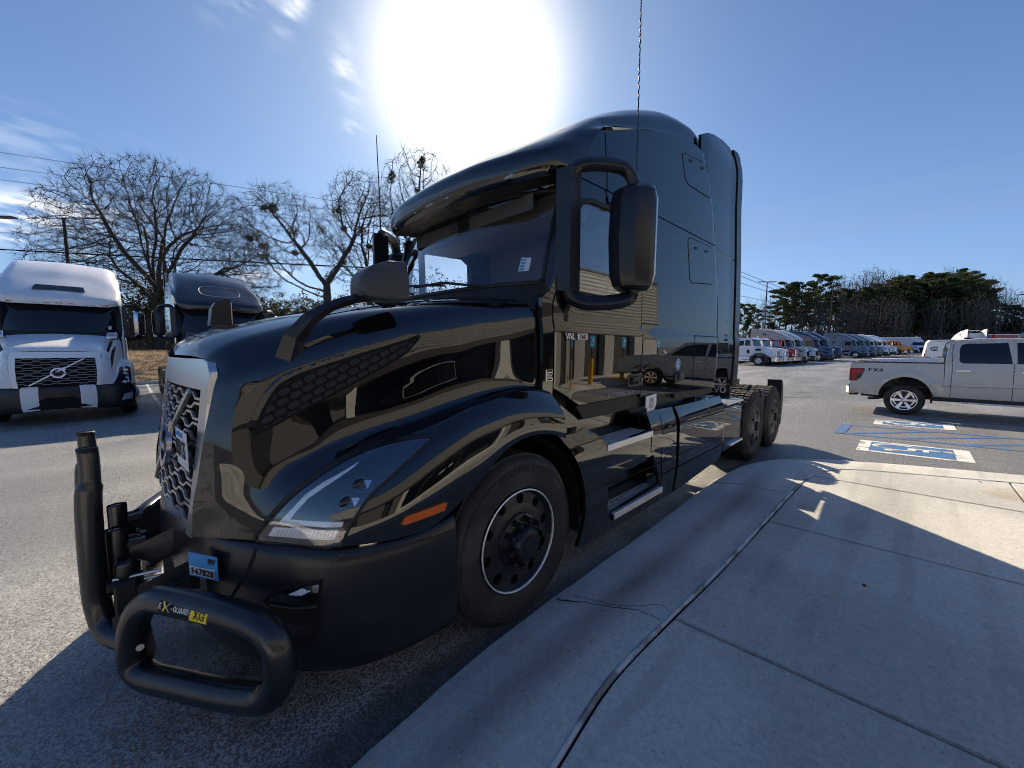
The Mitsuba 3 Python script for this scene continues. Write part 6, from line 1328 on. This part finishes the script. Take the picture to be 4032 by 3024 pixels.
x, y = at(1022.5, 55); lamp_post('lamp_post_002', x, y, 9.0, 60, 'lamp post at the right edge above the pickup', 'twin headed lamp posts')
x, y = at(8.5, 26); lamp_post('lamp_post_003', x, y, 8.6, -40, 'lamp post behind the white truck at the left edge', 'twin headed lamp posts')
def pole(key, u, d, h, label):
    x, y = at(u, d); z = float(gz(x, y)); add(f'{key}__shaft', tube([(x, y, z), (x, y, z + h)], [.17, .12], 8), 'bark_dark'); c, s = math.cos(-.78), math.sin(-.78)
    add(f'{key}__crossarm', tube([(x - c, y - s, z + h - .8), (x + c, y + s, z + h - .8)], .06, 6), 'bark_dark'); tag(key, label, 'utility pole'); return np.array([x, y, z + h])
pole('utility_pole', 827.5, 100, 17.5, 'dark wooden utility pole between the bare trees behind the tractors'); pole('utility_pole_001', 78, 40, 13.2, 'dark utility pole rising behind the white truck roof')
def ray_pt(u, v, d):
    """Point d metres deep seen at a picture point (used to measure the wires' heights)."""
    x, y = at(u, d); sp, cp = math.sin(PITCH), math.cos(PITCH); t = (384 - v) / 389.0; k = (t * cp - sp) / (cp + t * sp); return np.array([x, y, CAM[2] + k * d])
def wire(key, a, b, r, sag, label, group=None):
    t = np.linspace(0, 1, 40)[:, None]; p = a + (b - a) * t; p[:, 2] -= sag * 4 * (t * (1 - t))[:, 0]; add(key, tube(p, r, 5), 'void_black'); tag(key, label, 'wire', group)
for i, (v0, u1, v1, d0, d1, r, lb) in enumerate(((146, 430, 214, 52, 50, .028, 'uppermost thin overhead wire crossing behind the domed tree'), (162, 430, 222, 52, 50, .028, 'second thin overhead wire crossing behind the domed tree'), (175, 430, 232, 52, 50, .028, 'third thin overhead wire crossing behind the domed tree'), (231, 300, 252, 48, 46, .024, 'faint low thin wire left of the domed tree'), (249, 420, 270, 34, 33, .055, 'thick black cable crossing in front of the trees over the parked trucks'))):
    wire('overhead_wire' + (f'_{i:03d}' if i else ''), ray_pt(-30, v0 - 2, d0), ray_pt(u1, v1, d1), r, .05, lb, 'wires on the left')
for i, (v0, u1, v1, lb) in enumerate(((273, 870, 333, 'top wire sloping down right of the black truck'), (277, 838, 325, 'second wire sloping down right of the black truck'), (284, 830, 322, 'third wire sloping down right of the black truck'), (297, 812, 320, 'fourth wire sloping down right of the black truck'), (311, 790, 326, 'lowest wire sloping down right of the black truck'))):
    wire('overhead_wire_' + f'{5 + i:03d}', ray_pt(735, v0 - 1.5, 62), ray_pt(u1, v1 - 12, 120), .035, .3, lb, 'wires on the right')

# ================================================================ litter on the ground
rng = np.random.default_rng(31); ms = []
for i in range(46):
    x, y = rng.uniform(-1.75, -1.25), rng.uniform(-.9, -.2); a = rng.uniform(0, 6.28); L = rng.uniform(.06, .2); ms.append(tube([(x, y, .008), (x + L * .5 * math.cos(a), y + L * .5 * math.sin(a), .014), (x + L * math.cos(a + .3), y + L * math.sin(a + .3), .008)], .0016, 3))
add('dry_grass_litter', cat(ms), 'dry_grass'); tag('dry_grass_litter', 'loose dry grass stalks on the asphalt under the grille guard', 'dry grass', kind='stuff')
for i in range(4):
    x, y = rng.uniform(.4, 7), rng.uniform(-4.6, -1.95)
    k = 'dead_leaf' if i == 0 else f'dead_leaf_{i:03d}'; c = np.array([x, y, PZ + .012]); a = rng.uniform(0, 6.28); q = [c + [.013 * math.cos(a + t) * (1 + .5 * math.cos(2 * t)), .011 * math.sin(a + t) * (1 + .5 * math.cos(2 * t)), .004 * math.sin(3 * t)] for t in np.linspace(0, 6.28, 9)[:-1]]
    add(f'{k}_x' if False else 'fallen_leaf' + (f'_{i:03d}' if i else ''), hull(q + [c + [0, 0, .006]]), 'dead_leaf'); tag('fallen_leaf' + (f'_{i:03d}' if i else ''), 'small dry leaf lying on the pale pavement', 'leaf', 'dry leaves on the pavement')
